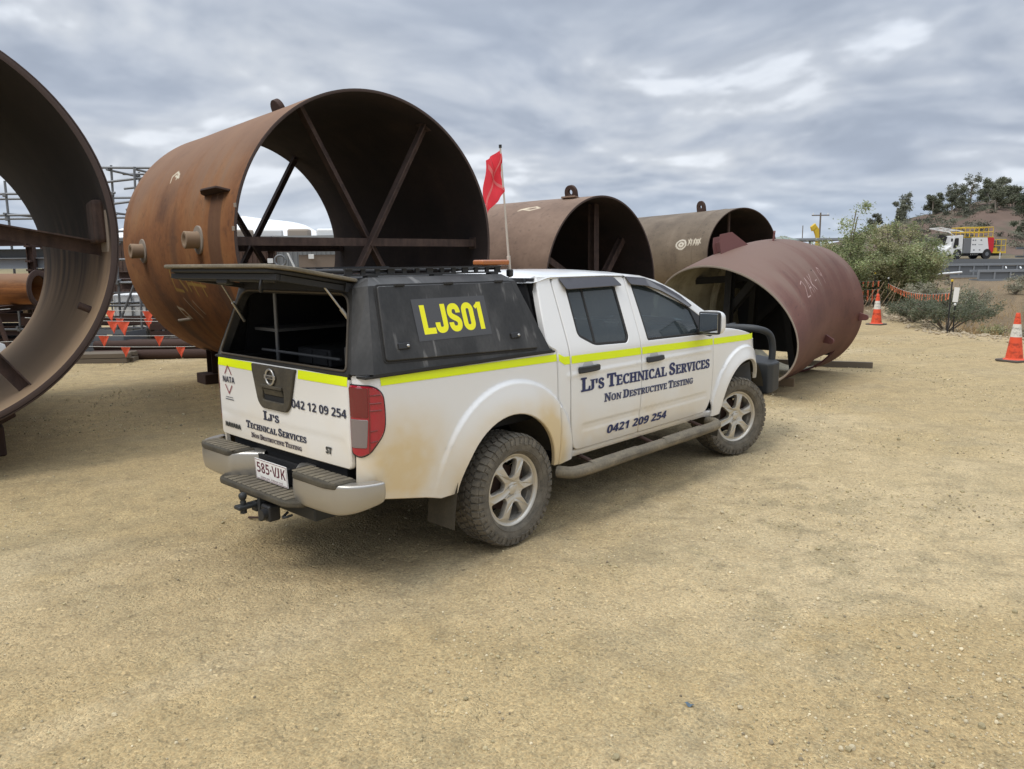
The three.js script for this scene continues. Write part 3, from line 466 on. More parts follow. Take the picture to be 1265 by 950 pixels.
// ================================================================ THE PICKUP (x forward from the rear axle, z to its right side)
{
const truck = thing('pickup_truck', 'dusty white dual-cab pickup with black canopy, its rear hatch open and a red flag', 'pickup truck', [-0.6326, 0, -5.4977], 0.822);
const dust = (x, y, base = 1) => { const n = fbm(x * 2.2 + 5, y * 2.6, 4, 19), f = fbm(x * 9, y * 12, 3, 23), low = ss(1.10, 0.5, y + (n - 0.5) * 0.55), k = clamp((low * 0.60 + 0.10 * n) * (0.75 + 0.5 * f) * base); return k; };
const tint = (k) => [mix(1, 0.88, k), mix(0.995, 0.69, k), mix(0.985, 0.41, k)];
const bodyTint = (x, y) => {                                // road dust: a light film low down, thick patches behind the wheels and on the rear quarter
  const n = fbm(x * 3 + 2, y * 3, 4, 29), f = fbm(x * 16, y * 18, 3, 31), low = ss(0.95, 0.45, y + (n - 0.5) * 0.5), rear = ss(0.46, 0.06, Math.hypot((x + 0.93) * 0.9, y - 0.76) + (n - 0.5) * 0.14), arch = ss(0.70, 0.50, Math.hypot(x + 0.02, y - 0.45)) * ss(0.16, 0.42, x) + 0.5 * ss(0.62, 0.46, Math.hypot(x + 0.02, y - 0.45)), door = ss(0.86, 0.50, y + (n - 0.5) * 0.35) * ss(0.6, 0.8, x) * ss(2.75, 2.2, x);
  return tint(clamp((0.05 + 0.16 * low + 0.92 * rear + 0.80 * arch * (0.5 + n) + 0.34 * door) * (0.72 + 0.56 * f)));
};
M.paint = phys([0.80, 0.80, 0.79], { roughness: 0.38, clearcoat: 0.75, clearcoatRoughness: 0.10, vertexColors: true });
M.paintPlain = phys([0.80, 0.80, 0.79], { roughness: 0.38, clearcoat: 0.75, clearcoatRoughness: 0.10 });
M.trim = mat([0.018, 0.018, 0.019], 0.55); M.rubber = mat([0.022, 0.021, 0.02], 0.8); M.dark = mat([0.010, 0.010, 0.011], 0.85); M.seam = mat([0.03, 0.028, 0.026], 0.8);
M.visor = phys([0.035, 0.030, 0.033], { roughness: 0.12, clearcoat: 0.6 });
M.glass = phys([0.24, 0.30, 0.32], { roughness: 0.03, transmission: 0.85, specularIntensity: 1, thickness: 0, ior: 1.52 });
M.hivis = mat([0.80, 0.93, 0.0], 0.45);
M.coat = mat([0.030, 0.031, 0.034], 0.52, 0, { map: null });
M.chrome = mat([0.50, 0.49, 0.47], 0.34, 0.85); M.silver = mat([0.44, 0.42, 0.385], 0.36, 0.75);
M.alloy = mat([0.57, 0.53, 0.455], 0.36, 0.55);
const T_SCUFF = tex(1024, 512, (u, v) => { const a = fbm(u * 10, v * 6, 5, 61, 10, 6), b = fbm(u * 160, v * 90, 2, 62, 160, 90), sc = ss(0.66, 0.76, fbm(u * 40, v * 9, 4, 63, 40, 9)) * ss(0.5, 0.62, a), k = 38 + 22 * ss(0.42, 0.75, a) + 12 * (b - 0.5) + 42 * sc; return [k * 1.02, k, k * 0.97]; });
M.coat.map = T_SCUFF; M.coat.color.set(0xffffff); M.coat.userData.metric = 0.55;
const T_DUSTY = tex(512, 512, (u, v) => { const a = fbm(u * 7, v * 7, 5, 71, 7, 7), b = fbm(u * 90, v * 90, 2, 72, 90, 90), k = 0.55 + 0.6 * (a - 0.5) + 0.25 * (b - 0.5); return [62 + 92 * k, 58 + 84 * k, 52 + 66 * k]; });
M.dustyPlastic = mat(0xffffff, 0.8, 0, { map: T_DUSTY }); M.dustyPlastic.userData.metric = 1.1;
const T_TREAD = tex(256, 256, (u, v) => { const a = fbm(u * 8, v * 8, 4, 75, 8, 8), b = fbm(u * 60, v * 60, 2, 76, 60, 60), k = a * 0.7 + b * 0.3; return [66 + 70 * k, 62 + 65 * k, 55 + 56 * k]; });
M.tyre = mat(0xffffff, 0.92, 0, { map: T_TREAD }); M.tyre.userData.metric = 2;
M.plasticDark = mat(0xffffff, 0.75, 0, { map: T_DUSTY }); M.plasticDark.color.setRGB(0.38, 0.38, 0.37); M.plasticDark.userData.metric = 1.3; M.sealBrown = mat([0.085, 0.07, 0.052], 0.8);
M.steelDark = mat([0.032, 0.034, 0.035], 0.55, 0.2);

// the skin of the body side: half width at (x, y)
const ARC = [-0.02, 0.45], FRC = [3.30, 0.445];
function skin(x, y) {
  let w = y < 0.92 ? 0.862 - 0.045 * ((0.92 - y) / 0.5) ** 2 : 0.862 - 0.010 * (Math.max(0, Math.min(y, 1.2) - 0.92) / 0.28) ** 2;
  if (y > 1.2) w -= 0.37 * (Math.sqrt((y - 1.2) ** 2 + 0.0036) - 0.06);
  if (x > 3.25) w -= 0.15 * ((x - 3.25) / 0.55) ** 2;
  w -= 0.006 * ss(0, 0.03, y - 0.630) * ss(0, 0.03, 0.712 - y) * ss(0.73, 0.80, x) * ss(2.63, 2.56, x);   // pressed groove low on the doors
  w += 0.005 * ss(0.03, 0, Math.abs(y - 1.075)) * ss(0.55, 0.6, x) * ss(2.7, 2.6, x);
  const d = Math.hypot(x + 0.0, y - 0.45), e = Math.hypot(x - 3.285, y - 0.445);
  const fade = x < 0 ? ss(-0.05, 0.55, (y - 0.45) / d) : 1;
  w += 0.022 * (1 - ss(0.642, 0.672, d)) * fade + 0.022 * (1 - ss(0.44, 0.70, d)) * (0.35 + 0.65 * fade);
  w += (0.026 * (1 - ss(0.600, 0.622, e)) + 0.024 * (1 - ss(0.47, 0.61, e))) * ss(4.1, 3.7, x);
  return w;
}
const P = (x, y) => V(x, y, skin(x, y));
function PB(u, y) {                                         // the bed side, turning the rear corner for u < -1.03
  if (u >= -1.03) return P(u, y); const w = skin(-1.03, y), a = (-1.03 - u) / 0.14;
  return a <= Math.PI / 2 ? V(-1.03 - 0.14 * Math.sin(a), y, w - 0.14 * (1 - Math.cos(a))) : V(-1.17, y, w - 0.14 - (a - Math.PI / 2) * 0.14);
}
const both = (name, g, m, parent = truck) => { g = join([g]); return [part(name, g, m, parent), part(name, mirror(g), m, parent)]; };
const ext = (plan, y0, y1, b, r = 0.02) => prism(rounded(plan.map(([x, z]) => [x, -z]), r), 0, y1 - y0, b).rotateX(-Math.PI / 2).translate(0, y0, 0);
const arc = (c, r, a0, a1, n = 26) => Array.from({ length: n + 1 }, (_, i) => { const a = mix(a0, a1, i / n) * Math.PI / 180; return [c[0] + r * Math.cos(a), c[1] + r * Math.sin(a)]; });

// ---- bed sides, cab corners, sills, fenders
both('bed_side', panel([[0.474, 1.244], ...rounded([[0.474, 1.262], [-1.214, 1.275]], 0), [-1.214, 0.62], [-1.06, 0.563], [-0.72, 0.49], [-0.60, 0.455], ...arc(ARC, 0.447, 179, 1).map(([x, y]) => [x, y]), [0.474, 0.455]], PB, { max: 0.015, t: 0.03, bevel: 0.006, color: bodyTint }), M.paint);
both('cab_corner', panel(rounded([[0.484, 0.448], [0.66, 0.455], [0.668, 0.52], [0.640, 0.62], [0.618, 0.78], [0.618, 1.765], [0.47, 1.775], [0.425, 1.52], [0.40, 1.30], [0.484, 1.262]], [0.01, 0.01, 0, 0.05, 0.05, 0.01, 0.03, 0.1, 0.04, 0.02]), P, { max: 0.03, t: 0.05, bevel: 0.008, color: bodyTint }), M.paint);
both('sill', panel([[0.672, 0.448], [2.80, 0.44], [2.80, 0.506], [0.672, 0.508]], (x, y) => V(x, y, skin(x, y) - 0.012 - 0.35 * Math.max(0, 0.475 - y)), { max: 0.04, t: 0.06, bevel: 0.012, color: bodyTint }), M.paint);
both('fender', panel(rounded([[2.684, 0.512], [2.684, 1.262], [2.76, 1.27], [3.135, 1.228], [3.478, 1.158], [3.56, 1.125], [3.60, 1.02], [3.78, 0.93], [3.795, 0.80], ...arc(FRC, 0.478, 30, 178).map((p) => p), [2.72, 0.446], [2.684, 0.452]], [0, 0.01, 0.05, 0.2, 0.1, 0.05, 0.08, 0.05, 0]), P, { max: 0.018, t: 0.035, bevel: 0.006, color: bodyTint }), M.paint);
both('mudflap', sheet((u, v) => V(mix(-0.50, -0.47, v) - 0.015 * Math.sin(v * 3.1) - (v < 0.5 ? 0.05 * (0.5 - v) : 0), mix(0.24, 0.62, v), mix(0.60, 0.855, u)), 4, 10), M.plasticDark);
both('mudflap_bracket', rbox(0.03, 0.05, 0.16, 0.008, -0.50, 0.60, 0.70), M.dark);
both('front_mudflap', sheet((u, v) => V(mix(2.76, 2.85, v), mix(0.26, 0.66, v), mix(0.66, 0.885, u)), 4, 6), M.plasticDark);

// ---- doors with window openings
const rearDoor = rounded([[0.690, 0.512], [1.516, 0.506], [1.516, 1.752], [0.626, 1.756], [0.626, 0.80], [0.650, 0.62]], [0.06, 0.02, 0.03, 0.05, 0.1, 0.1]);
const rearWin = rounded([[0.762, 1.700], [0.752, 1.345], [0.930, 1.262], [1.335, 1.248], [1.372, 1.290], [1.372, 1.706]], [0.03, 0.04, 0.05, 0.04, 0.02, 0.03]);
const frontDoor = rounded([[1.524, 0.506], [2.62, 0.505], [2.676, 0.60], [2.676, 1.28], [2.63, 1.395], [2.44, 1.50], [2.20, 1.612], [1.97, 1.690], [1.75, 1.738], [1.524, 1.752]], [0.02, 0.06, 0.1, 0.06, 0.06, 0.1, 0.1, 0.1, 0.05, 0.03]);
const frontWin = rounded([[1.592, 1.705], [1.620, 1.242], [2.615, 1.222], [2.60, 1.338], [2.40, 1.455], [2.16, 1.580], [1.95, 1.655], [1.80, 1.694]], [0.03, 0.03, 0.02, 0.05, 0.1, 0.1, 0.1, 0.1]);
for (const side of [1, -1]) {
  const S = (g) => (side > 0 ? g : mirror(g));
  for (const [outline, hole, nm] of [[rearDoor, rearWin, 0], [frontDoor, frontWin, 1]]) {
    const d = part('door', S(panel(outline, P, { holes: [hole], max: 0.02, t: 0.03, bevel: 0.005, color: bodyTint })), M.paint, truck);
    if (side > 0) d.userData.label = nm ? 'front door with the mirror' : 'rear door with the divided window';
    part('window_seal', S(panel(inset(hole, -0.004), P, { holes: [inset(hole, 0.020)], max: 0.05, t: 0.012, bevel: 0.003, off: -0.004 })), M.rubber, d);
    part('window_pane', S(panel(inset(hole, 0.016), P, { max: 0.08, t: 0, bevel: 0, off: -0.012 })), M.glass, d);
    if (!nm) part('window_divider', S(panel([[0.927, 1.262], [0.948, 1.262], [0.962, 1.70], [0.941, 1.70]], P, { t: 0.01, bevel: 0.003, off: -0.006 })), M.rubber, d);
    else part('mirror_sail', S(panel(rounded([[2.46, 1.226], [2.615, 1.224], [2.60, 1.335], [2.375, 1.462]], 0.01), P, { t: 0.01, bevel: 0.003, off: -0.002 })), M.trim, d);
    const vis = nm ? [[1.535, 1.752], [1.56, 1.688], [1.78, 1.668], [1.98, 1.622], [2.18, 1.545], [2.345, 1.468], [2.425, 1.478], [2.28, 1.572], [2.06, 1.665], [1.80, 1.735]] : [[0.70, 1.757], [0.728, 1.676], [1.426, 1.684], [1.37, 1.755]];
    part('rain_visor', S(panel(rounded(vis, 0.02), (x, y) => { const top = nm ? (x < 1.8 ? 1.735 : 1.735 - (x - 1.8) * 0.42) : 1.757; return V(x, y, skin(x, y) + 0.012 + 0.30 * clamp((top - y) / 0.9, 0, 0.1)); }, { max: 0.05, t: 0.006, bevel: 0.002 })), M.visor, d);
    const hx = nm ? 1.70 : 0.822, hy = nm ? 1.090 : 1.105;
    const hd = part('handle', S(panel(rounded([[hx - 0.125, hy - 0.024], [hx + 0.125, hy - 0.020], [hx + 0.13, hy + 0.020], [hx - 0.12, hy + 0.022]], 0.014), (x, y) => V(x, y, skin(x, y) + 0.034 - 0.9 * (x - hx) ** 2 * 0.9), { t: 0.02, bevel: 0.006, max: 0.03 })), M.trim, d);
    part('handle_cup', S(panel(rounded([[hx - 0.07, hy + 0.0], [hx + 0.07, hy + 0.0], [hx + 0.055, hy + 0.048], [hx - 0.055, hy + 0.048]], 0.04), (x, y) => V(x, y, skin(x, y) + 0.0016), { t: 0, bevel: 0.001, max: 0.02 })), mat([0.52, 0.51, 0.49], 0.5), d);
  }
}
// the gap lines between panels read dark because there is a dark inner body behind them
for (const s of [1, -1]) {
  const S = (g) => (s > 0 ? g : mirror(g));
  part('inner_body', [S(panel([[0.50, 0.47], [2.70, 0.47], [2.70, 1.225], [0.50, 1.225]], P, { t: 0, bevel: 0, off: -0.05, max: 0.2 })), S(panel([[0.585, 1.225], [0.66, 1.225], [0.66, 1.74], [0.585, 1.74]], P, { t: 0, bevel: 0, off: -0.05, max: 0.2 })), S(panel([[1.44, 1.225], [1.60, 1.225], [1.56, 1.74], [1.44, 1.74]], P, { t: 0, bevel: 0, off: -0.05, max: 0.2 }))], M.dark, truck);
}
// ---- mirrors
for (const s of [1, -1]) {
  const shell = new THREE.SphereGeometry(1, 28, 20); { const p = shell.attributes.position; for (let i = 0; i < p.count; i++) { let x = p.getX(i), y = p.getY(i), z = p.getZ(i); const q = (a, e) => Math.sign(a) * Math.pow(Math.abs(a), e); x = q(x, 0.75); y = q(y, 0.55); z = q(z, 0.55); if (x < -0.12) x = -0.12; p.setXYZ(i, x * 0.11, y * 0.104 * (1 - 0.05 * x), z * 0.108); } shell.computeVertexNormals(); }
  const m = part('side_mirror', shell.translate(2.36, 1.342, s * 1.005), M.paintPlain, truck);
  part('mirror_frame', rbox(0.03, 0.19, 0.20, 0.014, 2.330, 1.342, s * 1.005), M.trim, m);
  part('mirror_glass', rbox(0.006, 0.160, 0.17, 0.002, 2.313, 1.342, s * 1.005), phys([0.6, 0.62, 0.64], { metalness: 1, roughness: 0.03 }), m);
  part('mirror_arm', [rod(V(2.47, 1.262, s * 0.84), V(2.39, 1.250, s * 0.98), 0.03, 10), rbox(0.14, 0.05, 0.06, 0.015, 2.47, 1.264, s * 0.87)], M.trim, m);
}
// ---- roof, windscreen, bonnet, rear wall of the cab
const roofY = (x, z) => { const k = Math.abs(z) / 0.672; return 1.764 - 0.028 * ss(1.2, 1.9, x) + 0.050 * (1 - k ** 3.2) * ss(0.36, 0.75, x) - 0.05 * ss(0.62, 0.40, x) * (1 - 0.3 * k) ; };
part('roof', sheet((u, v) => { const z = mix(-0.672, 0.672, v), xf = 1.99 - 0.20 * (z / 0.67) ** 2, x = mix(0.40, xf, u); return V(x, roofY(x, z) - 0.10 * ss(xf - 0.2, xf + 0.06, x) * 0.5, z * (1 + 0.012 * ss(0.98, 1, Math.abs(v * 2 - 1)))); }, 40, 40), M.paintPlain, truck);
both('roof_rail', panel([[0.47, 1.752], [0.47, 1.778], [1.50, 1.776], [1.76, 1.756], [1.98, 1.712], [2.21, 1.632], [2.45, 1.520], [2.70, 1.392], [2.88, 1.285], [2.70, 1.27], [2.684, 1.30], [2.636, 1.400], [2.445, 1.508], [2.205, 1.620], [1.975, 1.698], [1.752, 1.746], [1.53, 1.757]], (x, y) => V(x, y, skin(x, y)), { max: 0.06, t: 0.05, bevel: 0.008 }), M.paintPlain);
const ws = (v) => mix(-1, 1, v);
part('windscreen', sheet((u, v) => { const s = ws(v), bow = 0.16 * (1 - s * s); return V(mix(1.80, 2.80, u) + bow, mix(1.742, 1.275, u) + 0.015 * Math.sin(u * Math.PI), s * mix(0.665, 0.80, u)); }, 14, 20), M.glass, truck);
const bonnetY = (x, z) => mix(1.282, 1.115, ss(2.75, 3.75, x)) + 0.035 * (1 - (z / 0.78) ** 4) - 0.10 * ss(3.62, 3.86, x) + 0.018 * ss(0.36, 0.32, Math.abs(z)) * ss(3.8, 3.2, x);
part('bonnet', sheet((u, v) => { const z = mix(-0.795, 0.795, v) * mix(1, 0.93, u), x = mix(2.84, 3.84 - 0.12 * (z / 0.78) ** 2, u); return V(x, bonnetY(x, z), z); }, 34, 34), M.paintPlain, truck);
part('cowl', sheet((u, v) => V(mix(2.70, 2.86, u) + 0.06 * (1 - (v * 2 - 1) ** 2), 1.272, mix(-0.8, 0.8, v)), 3, 10), M.trim, truck);
part('cab_rear_wall', [box(0.03, 0.80, 1.60, 0.50, 0.86, 0)], M.paintPlain, truck);
part('window_surround', [box(0.03, 0.12, 1.30, 0.47, 1.70, 0), box(0.03, 0.5, 0.1, 0.485, 1.48, 0.68, 0, -0.33), box(0.03, 0.5, 0.1, 0.485, 1.48, -0.68, 0, 0.33), box(0.02, 0.5, 0.14, 0.43, 1.50, 0.60, 0, -0.3), box(0.02, 0.5, 0.14, 0.43, 1.50, -0.60, 0, 0.3)], M.trim, truck);
part('rear_window', box(0.006, 0.44, 1.30, 0.485, 1.45, 0), M.glass, truck);
// ---- inside of the cab
part('floor_pan', [box(2.3, 0.05, 1.56, 1.6, 0.47, 0), box(0.06, 0.75, 1.54, 2.78, 0.85, 0)], M.dark, truck);
const dash = part('dashboard', rbox(0.42, 0.32, 1.46, 0.06, 2.55, 1.10, 0), M.dark, truck);
part('steering_wheel', [new THREE.TorusGeometry(0.185, 0.018, 8, 30).rotateY(Math.PI / 2).rotateZ(0.42).translate(2.17, 1.20, 0.37), rod(V(2.17, 1.2, 0.37), V(2.45, 1.06, 0.37), 0.05, 10), rbox(0.05, 0.09, 0.32, 0.02, 2.17, 1.2, 0.37, 0, 0, 0.42)], M.trim, truck);
for (const [x, z] of [[1.62, 0.37], [1.62, -0.37]]) { const st = part('seat', [rbox(0.52, 0.16, 0.5, 0.06, x + 0.1, 0.80, z), rbox(0.15, 0.62, 0.48, 0.06, x - 0.2, 1.1, z, 0, 0, 0.22), rbox(0.1, 0.2, 0.26, 0.04, x - 0.29, 1.52, z, 0, 0, 0.15)], M.seam, truck); }
part('rear_seat', [rbox(0.5, 0.18, 1.36, 0.06, 0.92, 0.80, 0), rbox(0.14, 0.62, 1.36, 0.06, 0.63, 1.1, 0, 0, 0, 0.12)], M.seam, truck);
// ---- front end
const nose = part('grille', [rbox(0.06, 0.26, 1.0, 0.02, 3.80, 0.93, 0), ...[-0.3, -0.1, 0.1, 0.3].map((z) => box(0.05, 0.22, 0.02, 3.83, 0.93, z))], M.trim, truck);
part('nose_panel', sheet((u, v) => { const z = mix(-0.8, 0.8, v); return V(3.84 - 0.2 * (z / 0.8) ** 2 - 0.04 * u, mix(0.62, 1.05, u), z * mix(0.98, 0.93, u)); }, 4, 20), M.paintPlain, truck);
both('headlight', panel(rounded([[3.575, 1.015], [3.80, 0.925], [3.80, 1.04], [3.60, 1.105]], 0.02), (x, y) => V(x, y, skin(x, y) - 0.004), { t: 0.03, bevel: 0.006, max: 0.04 }), phys([0.75, 0.78, 0.8], { roughness: 0.08, clearcoat: 1 }));
const bull = part('bull_bar', [rbox(0.36, 0.26, 0.7, 0.03, 4.22, 0.68, 0), ...[1, -1].map((s) => { const g = ext([[3.80, 0.66], [3.80, 0.885], [3.86, 0.905], [4.02, 0.90], [4.07, 0.87], [4.30, 0.70], [4.42, 0.50], [4.42, 0.30], [3.9, 0.30]], 0.56, 0.83, 0.02); const q = g.attributes.position; for (let i = 0; i < q.count; i++) if (q.getY(i) < 0.6) q.setY(i, q.getY(i) - 0.05 + 0.10 * (q.getX(i) - 3.8)); return s > 0 ? g : mirror(g); })], M.steelDark, truck);
for (const s of [1, -1]) { part('hoop', pipe([[4.14, 0.78, s * 0.76], [4.14, 0.98, s * 0.76], [4.09, 1.10, s * 0.74], [3.98, 1.155, s * 0.66], [3.94, 1.16, s * 0.3], [3.94, 1.16, 0]], 0.036, 40, 12), M.steelDark, bull); part('upright', rbox(0.12, 0.44, 0.03, 0.008, 4.02, 0.98, s * 0.36), M.steelDark, bull); part('indicator', rbox(0.02, 0.06, 0.16, 0.006, 4.36, 0.68, s * 0.62), mat([0.5, 0.16, 0.02], 0.3), bull); part('fog_light', lathe([[0, 0.03], [0.06, 0.028], [0.07, 0], [0.06, -0.04]], 20).rotateZ(-Math.PI / 2).translate(4.43, 0.68, s * 0.42), M.chrome, bull); }

// ---- wheel wells, chassis, axles
for (const [cx, r] of [[-0.02, 0.50], [3.30, 0.52]]) for (const s of [1, -1]) part('wheel_liner', sheet((u, v) => { const a = mix(0.04, Math.PI - 0.04, u); return V(cx + r * Math.cos(a), 0.45 + r * Math.sin(a), s * mix(0.44, 0.835, v)); }, 24, 4), M.plasticDark, truck);
part('chassis_rail', [1, -1].map((s) => rbox(5.0, 0.15, 0.09, 0.02, 1.45, 0.50, s * 0.42)), M.dark, truck);
part('cross_member', [rbox(0.5, 0.16, 0.8, 0.03, 1.2, 0.47, 0), box(0.9, 0.3, 1.3, -0.7, 0.66, 0), box(1.4, 0.2, 1.2, 3.0, 0.56, 0), box(0.1, 0.34, 1.6, 0.52, 0.62, 0), box(1.0, 0.25, 0.5, 0.0, 0.74, 0)], M.dark, truck);
part('axle', [rod(V(0, 0.385, -0.72), V(0, 0.385, 0.72), 0.055, 12), new THREE.SphereGeometry(0.15, 16, 12).translate(0, 0.385, 0.05)], M.dark, truck); part('axle', rod(V(3.2, 0.385, -0.72), V(3.2, 0.385, 0.72), 0.05, 12), M.dark, truck);
part('leaf_spring', [1, -1].flatMap((s) => [0, 1, 2].map((k) => pipe([[-0.62 + k * 0.1, 0.50 + k * 0.0, s * 0.55], [0, 0.31 + k * 0.014, s * 0.55], [0.6 - k * 0.1, 0.50, s * 0.55]], 0.012, 14, 6))), M.dark, truck);
part('exhaust', pipe([[1.5, 0.44, -0.2], [0.4, 0.42, -0.5], [-0.5, 0.48, -0.55], [-1.05, 0.44, -0.6]], 0.03, 24, 8), M.dark, truck);

// ---- wheels: tyre with lugs, six-spoke rim
const TR = 0.383, treadBlock = () => {
  const out = [], n = 46, r = rng(7);
  for (let i = 0; i < n; i++) for (const [row, z, w, l] of [[0, -0.105, 0.05, 0.036], [1, -0.05, 0.044, 0.034], [2, 0, 0.036, 0.03], [3, 0.05, 0.044, 0.034], [4, 0.105, 0.05, 0.036]]) {
    const a = (i + (row % 2) * 0.5 + (r() - 0.5) * 0.12) / n * Math.PI * 2, R = TR - (Math.abs(z) > 0.09 ? 0.009 : 0.003), tl = (row === 1 ? 0.45 : row === 3 ? -0.45 : row === 2 ? 0.25 : 0);
    const g = new THREE.BoxGeometry(l, 0.02, w); g.rotateY(tl); if (Math.abs(z) > 0.09) g.rotateX(Math.sign(z) * 0.35); g.translate(0, R - 0.011, z); g.rotateZ(a); out.push(g);
    if (row === 0 || row === 4) { const s = new THREE.BoxGeometry(i % 2 ? 0.03 : 0.024, i % 2 ? 0.05 : 0.034, 0.012); s.rotateX(-Math.sign(z) * 0.16); s.translate(0, TR - 0.050, z > 0 ? 0.1335 : -0.1335); s.rotateZ(a); out.push(s); }
  }
  return out;
};
const tyreG = join([lathe([[0.240, -0.095], [0.250, -0.118], [0.27, -0.134], [0.31, -0.138], [0.345, -0.131], [0.362, -0.120], [0.369, -0.09], [0.370, 0], [0.369, 0.09], [0.362, 0.120], [0.345, 0.131], [0.31, 0.138], [0.27, 0.134], [0.250, 0.118], [0.240, 0.095]], 72).rotateX(Math.PI / 2), new THREE.TorusGeometry(0.272, 0.0035, 6, 60).translate(0, 0, 0.133), new THREE.TorusGeometry(0.322, 0.003, 6, 60).translate(0, 0, 0.1375), ...treadBlock()]);
const rimShape = (() => {
  const sh = new THREE.Shape(); sh.absarc(0, 0, 0.212, 0, Math.PI * 2, false);
  for (let k = 0; k < 6; k++) {
    const a = (k + 0.5) * Math.PI / 3, wO = 0.365, wI = 0.235, p = [[0.088, -wI], [0.196, -wO], [0.204, 0], [0.196, wO], [0.088, wI], [0.080, 0]].map(([r, t]) => [r * Math.cos(a + t), r * Math.sin(a + t)]);
    const h = new THREE.Path(rounded(p, [0.016, 0.022, 0, 0.022, 0.016, 0], 4).reverse().map(([x, y]) => new THREE.Vector2(x, y))); sh.holes.push(h);
  }
  for (let k = 0; k < 6; k++) { const a = k * Math.PI / 3 + 0.52, h = new THREE.Path(); h.absarc(0.052 * Math.cos(a), 0.052 * Math.sin(a), 0.011, 0, 6.283, true); sh.holes.push(h); }
  const g = new THREE.ExtrudeGeometry(sh, { depth: 0.03, bevelEnabled: true, bevelSize: 0.005, bevelThickness: 0.006, bevelOffset: -0.005, bevelSegments: 2, curveSegments: 40 }), p = g.attributes.position;
  for (let i = 0; i < p.count; i++) { const r = Math.hypot(p.getX(i), p.getY(i)); p.setZ(i, p.getZ(i) + 0.052 + 0.020 * Math.sin(clamp((r - 0.05) / 0.16) * Math.PI) - 0.012 * ss(0.07, 0.03, r)); }
  g.computeVertexNormals(); return toCreasedNormals(g, 0.6);
})();
const rimG = join([rimShape, lathe([[0.222, -0.10], [0.205, -0.09], [0.190, 0.0], [0.197, 0.055], [0.208, 0.092], [0.222, 0.104], [0.229, 0.103], [0.230, 0.094], [0.222, 0.085]], 64).rotateX(Math.PI / 2), lathe([[0, 0.098], [0.026, 0.097], [0.031, 0.09], [0.031, 0.06]], 24).rotateX(Math.PI / 2)]).scale(1.075, 1.075, 1);
const brakeG = join([lathe([[0, -0.02], [0.15, -0.02], [0.15, 0.005], [0.07, 0.01], [0.06, 0.05], [0, 0.05]], 30).rotateX(Math.PI / 2), rbox(0.09, 0.14, 0.06, 0.01, 0.13, 0.04, 0.0)]), nutG = join([0].map((k) => { const a = k * Math.PI / 3 + 0.52; return new THREE.CylinderGeometry(0.0085, 0.0085, 0.02, 6).rotateX(Math.PI / 2).translate(0.052 * Math.cos(a), 0.052 * Math.sin(a), 0.066); }));
const wellG = lathe([[0.188, -0.095], [0.0, -0.09]], 30).rotateX(Math.PI / 2);
const tyreM = metric(tyreG, 2.4);
for (const [x, s, steer, spin] of [[0, 1, 0, 0.14], [0, -1, 0, 0.5], [3.2, 1, -0.34, 0.30], [3.2, -1, -0.34, 0.2]]) {
  const w = new THREE.Group(); w.name = 'wheel'; w.position.set(x, TR - 0.003, s * 0.765); w.rotation.set(0, (s < 0 ? Math.PI : 0) + steer, spin, 'YXZ'); truck.add(w);
  share('tyre', tyreM, M.tyre, w); share('rim', rimG, M.alloy, w); share('brake', brakeG, M.rustDark, w); for (let k = 0; k < 6; k++) { const n = share('wheel_nut', nutG, M.chrome, w); n.rotation.z = k * Math.PI / 3; } share('rim_barrel', wellG, M.dark, w);
}
// ---- side steps
both('side_step', [pipe([[0.47, 0.405, 0.86], [0.50, 0.408, 0.955], [0.62, 0.410, 0.985], [1.2, 0.411, 0.985], [2.3, 0.411, 0.985], [2.56, 0.412, 0.972], [2.66, 0.41, 0.90], [2.68, 0.41, 0.82]], 0.043, 60, 14)], M.dustyPlastic).forEach((m, k) => {
  const s = k ? -1 : 1; for (const x of [0.98, 1.95]) part('step_pad', sheet((u, v) => { const a = mix(0.2, 2.9, v); return V(x + mix(-0.30, 0.30, u), 0.411 + 0.049 * Math.sin(a), s * 0.985 + 0.049 * Math.cos(a)); }, 4, 10), M.dustyPlastic, m);
  for (const x of [0.8, 1.6, 2.4]) part('step_bracket', rod(V(x, 0.47, s * 0.7), V(x, 0.41, s * 0.96), 0.016, 8), M.rustDark, m);
});

// ---- tailgate and rear lights
const PT = (z, y) => V(-1.186 - 0.012 * (1 - (z / 0.75) ** 2) + 0.006 * ss(1.22, 1.28, y) + 0.0018 * ss(0.02, 0, Math.abs(y - 0.90)), y, z);
const FR = { flip: true };
const gate = part('tailgate', panel(rounded([[-0.742, 0.742], [0.742, 0.742], [0.742, 1.268], [-0.742, 1.268]], 0.03), PT, { max: 0.045, t: 0.03, bevel: 0.006, color: (z, y) => tint(clamp(0.06 + 0.35 * ss(0.98, 0.72, y + 0.3 * (fbm(z * 5, y * 5, 3, 5) - 0.5)))) }), M.paint, truck);
part('tailgate_inner', [box(0.05, 0.46, 1.46, -1.15, 1.0, 0), box(0.05, 0.03, 1.48, -1.155, 1.262, 0)], M.dark, gate);
const trap = rounded([[-0.262, 1.262], [-0.195, 1.03], [-0.15, 0.992], [0.13, 0.992], [0.175, 1.03], [0.248, 1.262]], [0.01, 0.05, 0.02, 0.02, 0.05, 0.01]);
part('handle_panel', panel(trap, PT, { holes: [rounded([[-0.13, 1.045], [0.115, 1.045], [0.115, 1.125], [-0.13, 1.125]], 0.015)], max: 0.05, t: 0.02, bevel: 0.005, off: 0.016 }), M.plasticDark, gate);
part('handle_recess', panel(rounded([[-0.14, 1.035], [0.125, 1.035], [0.125, 1.135], [-0.14, 1.135]], 0.01), PT, { max: 0.1, t: 0, bevel: 0, off: 0.003 }), M.dark, gate);
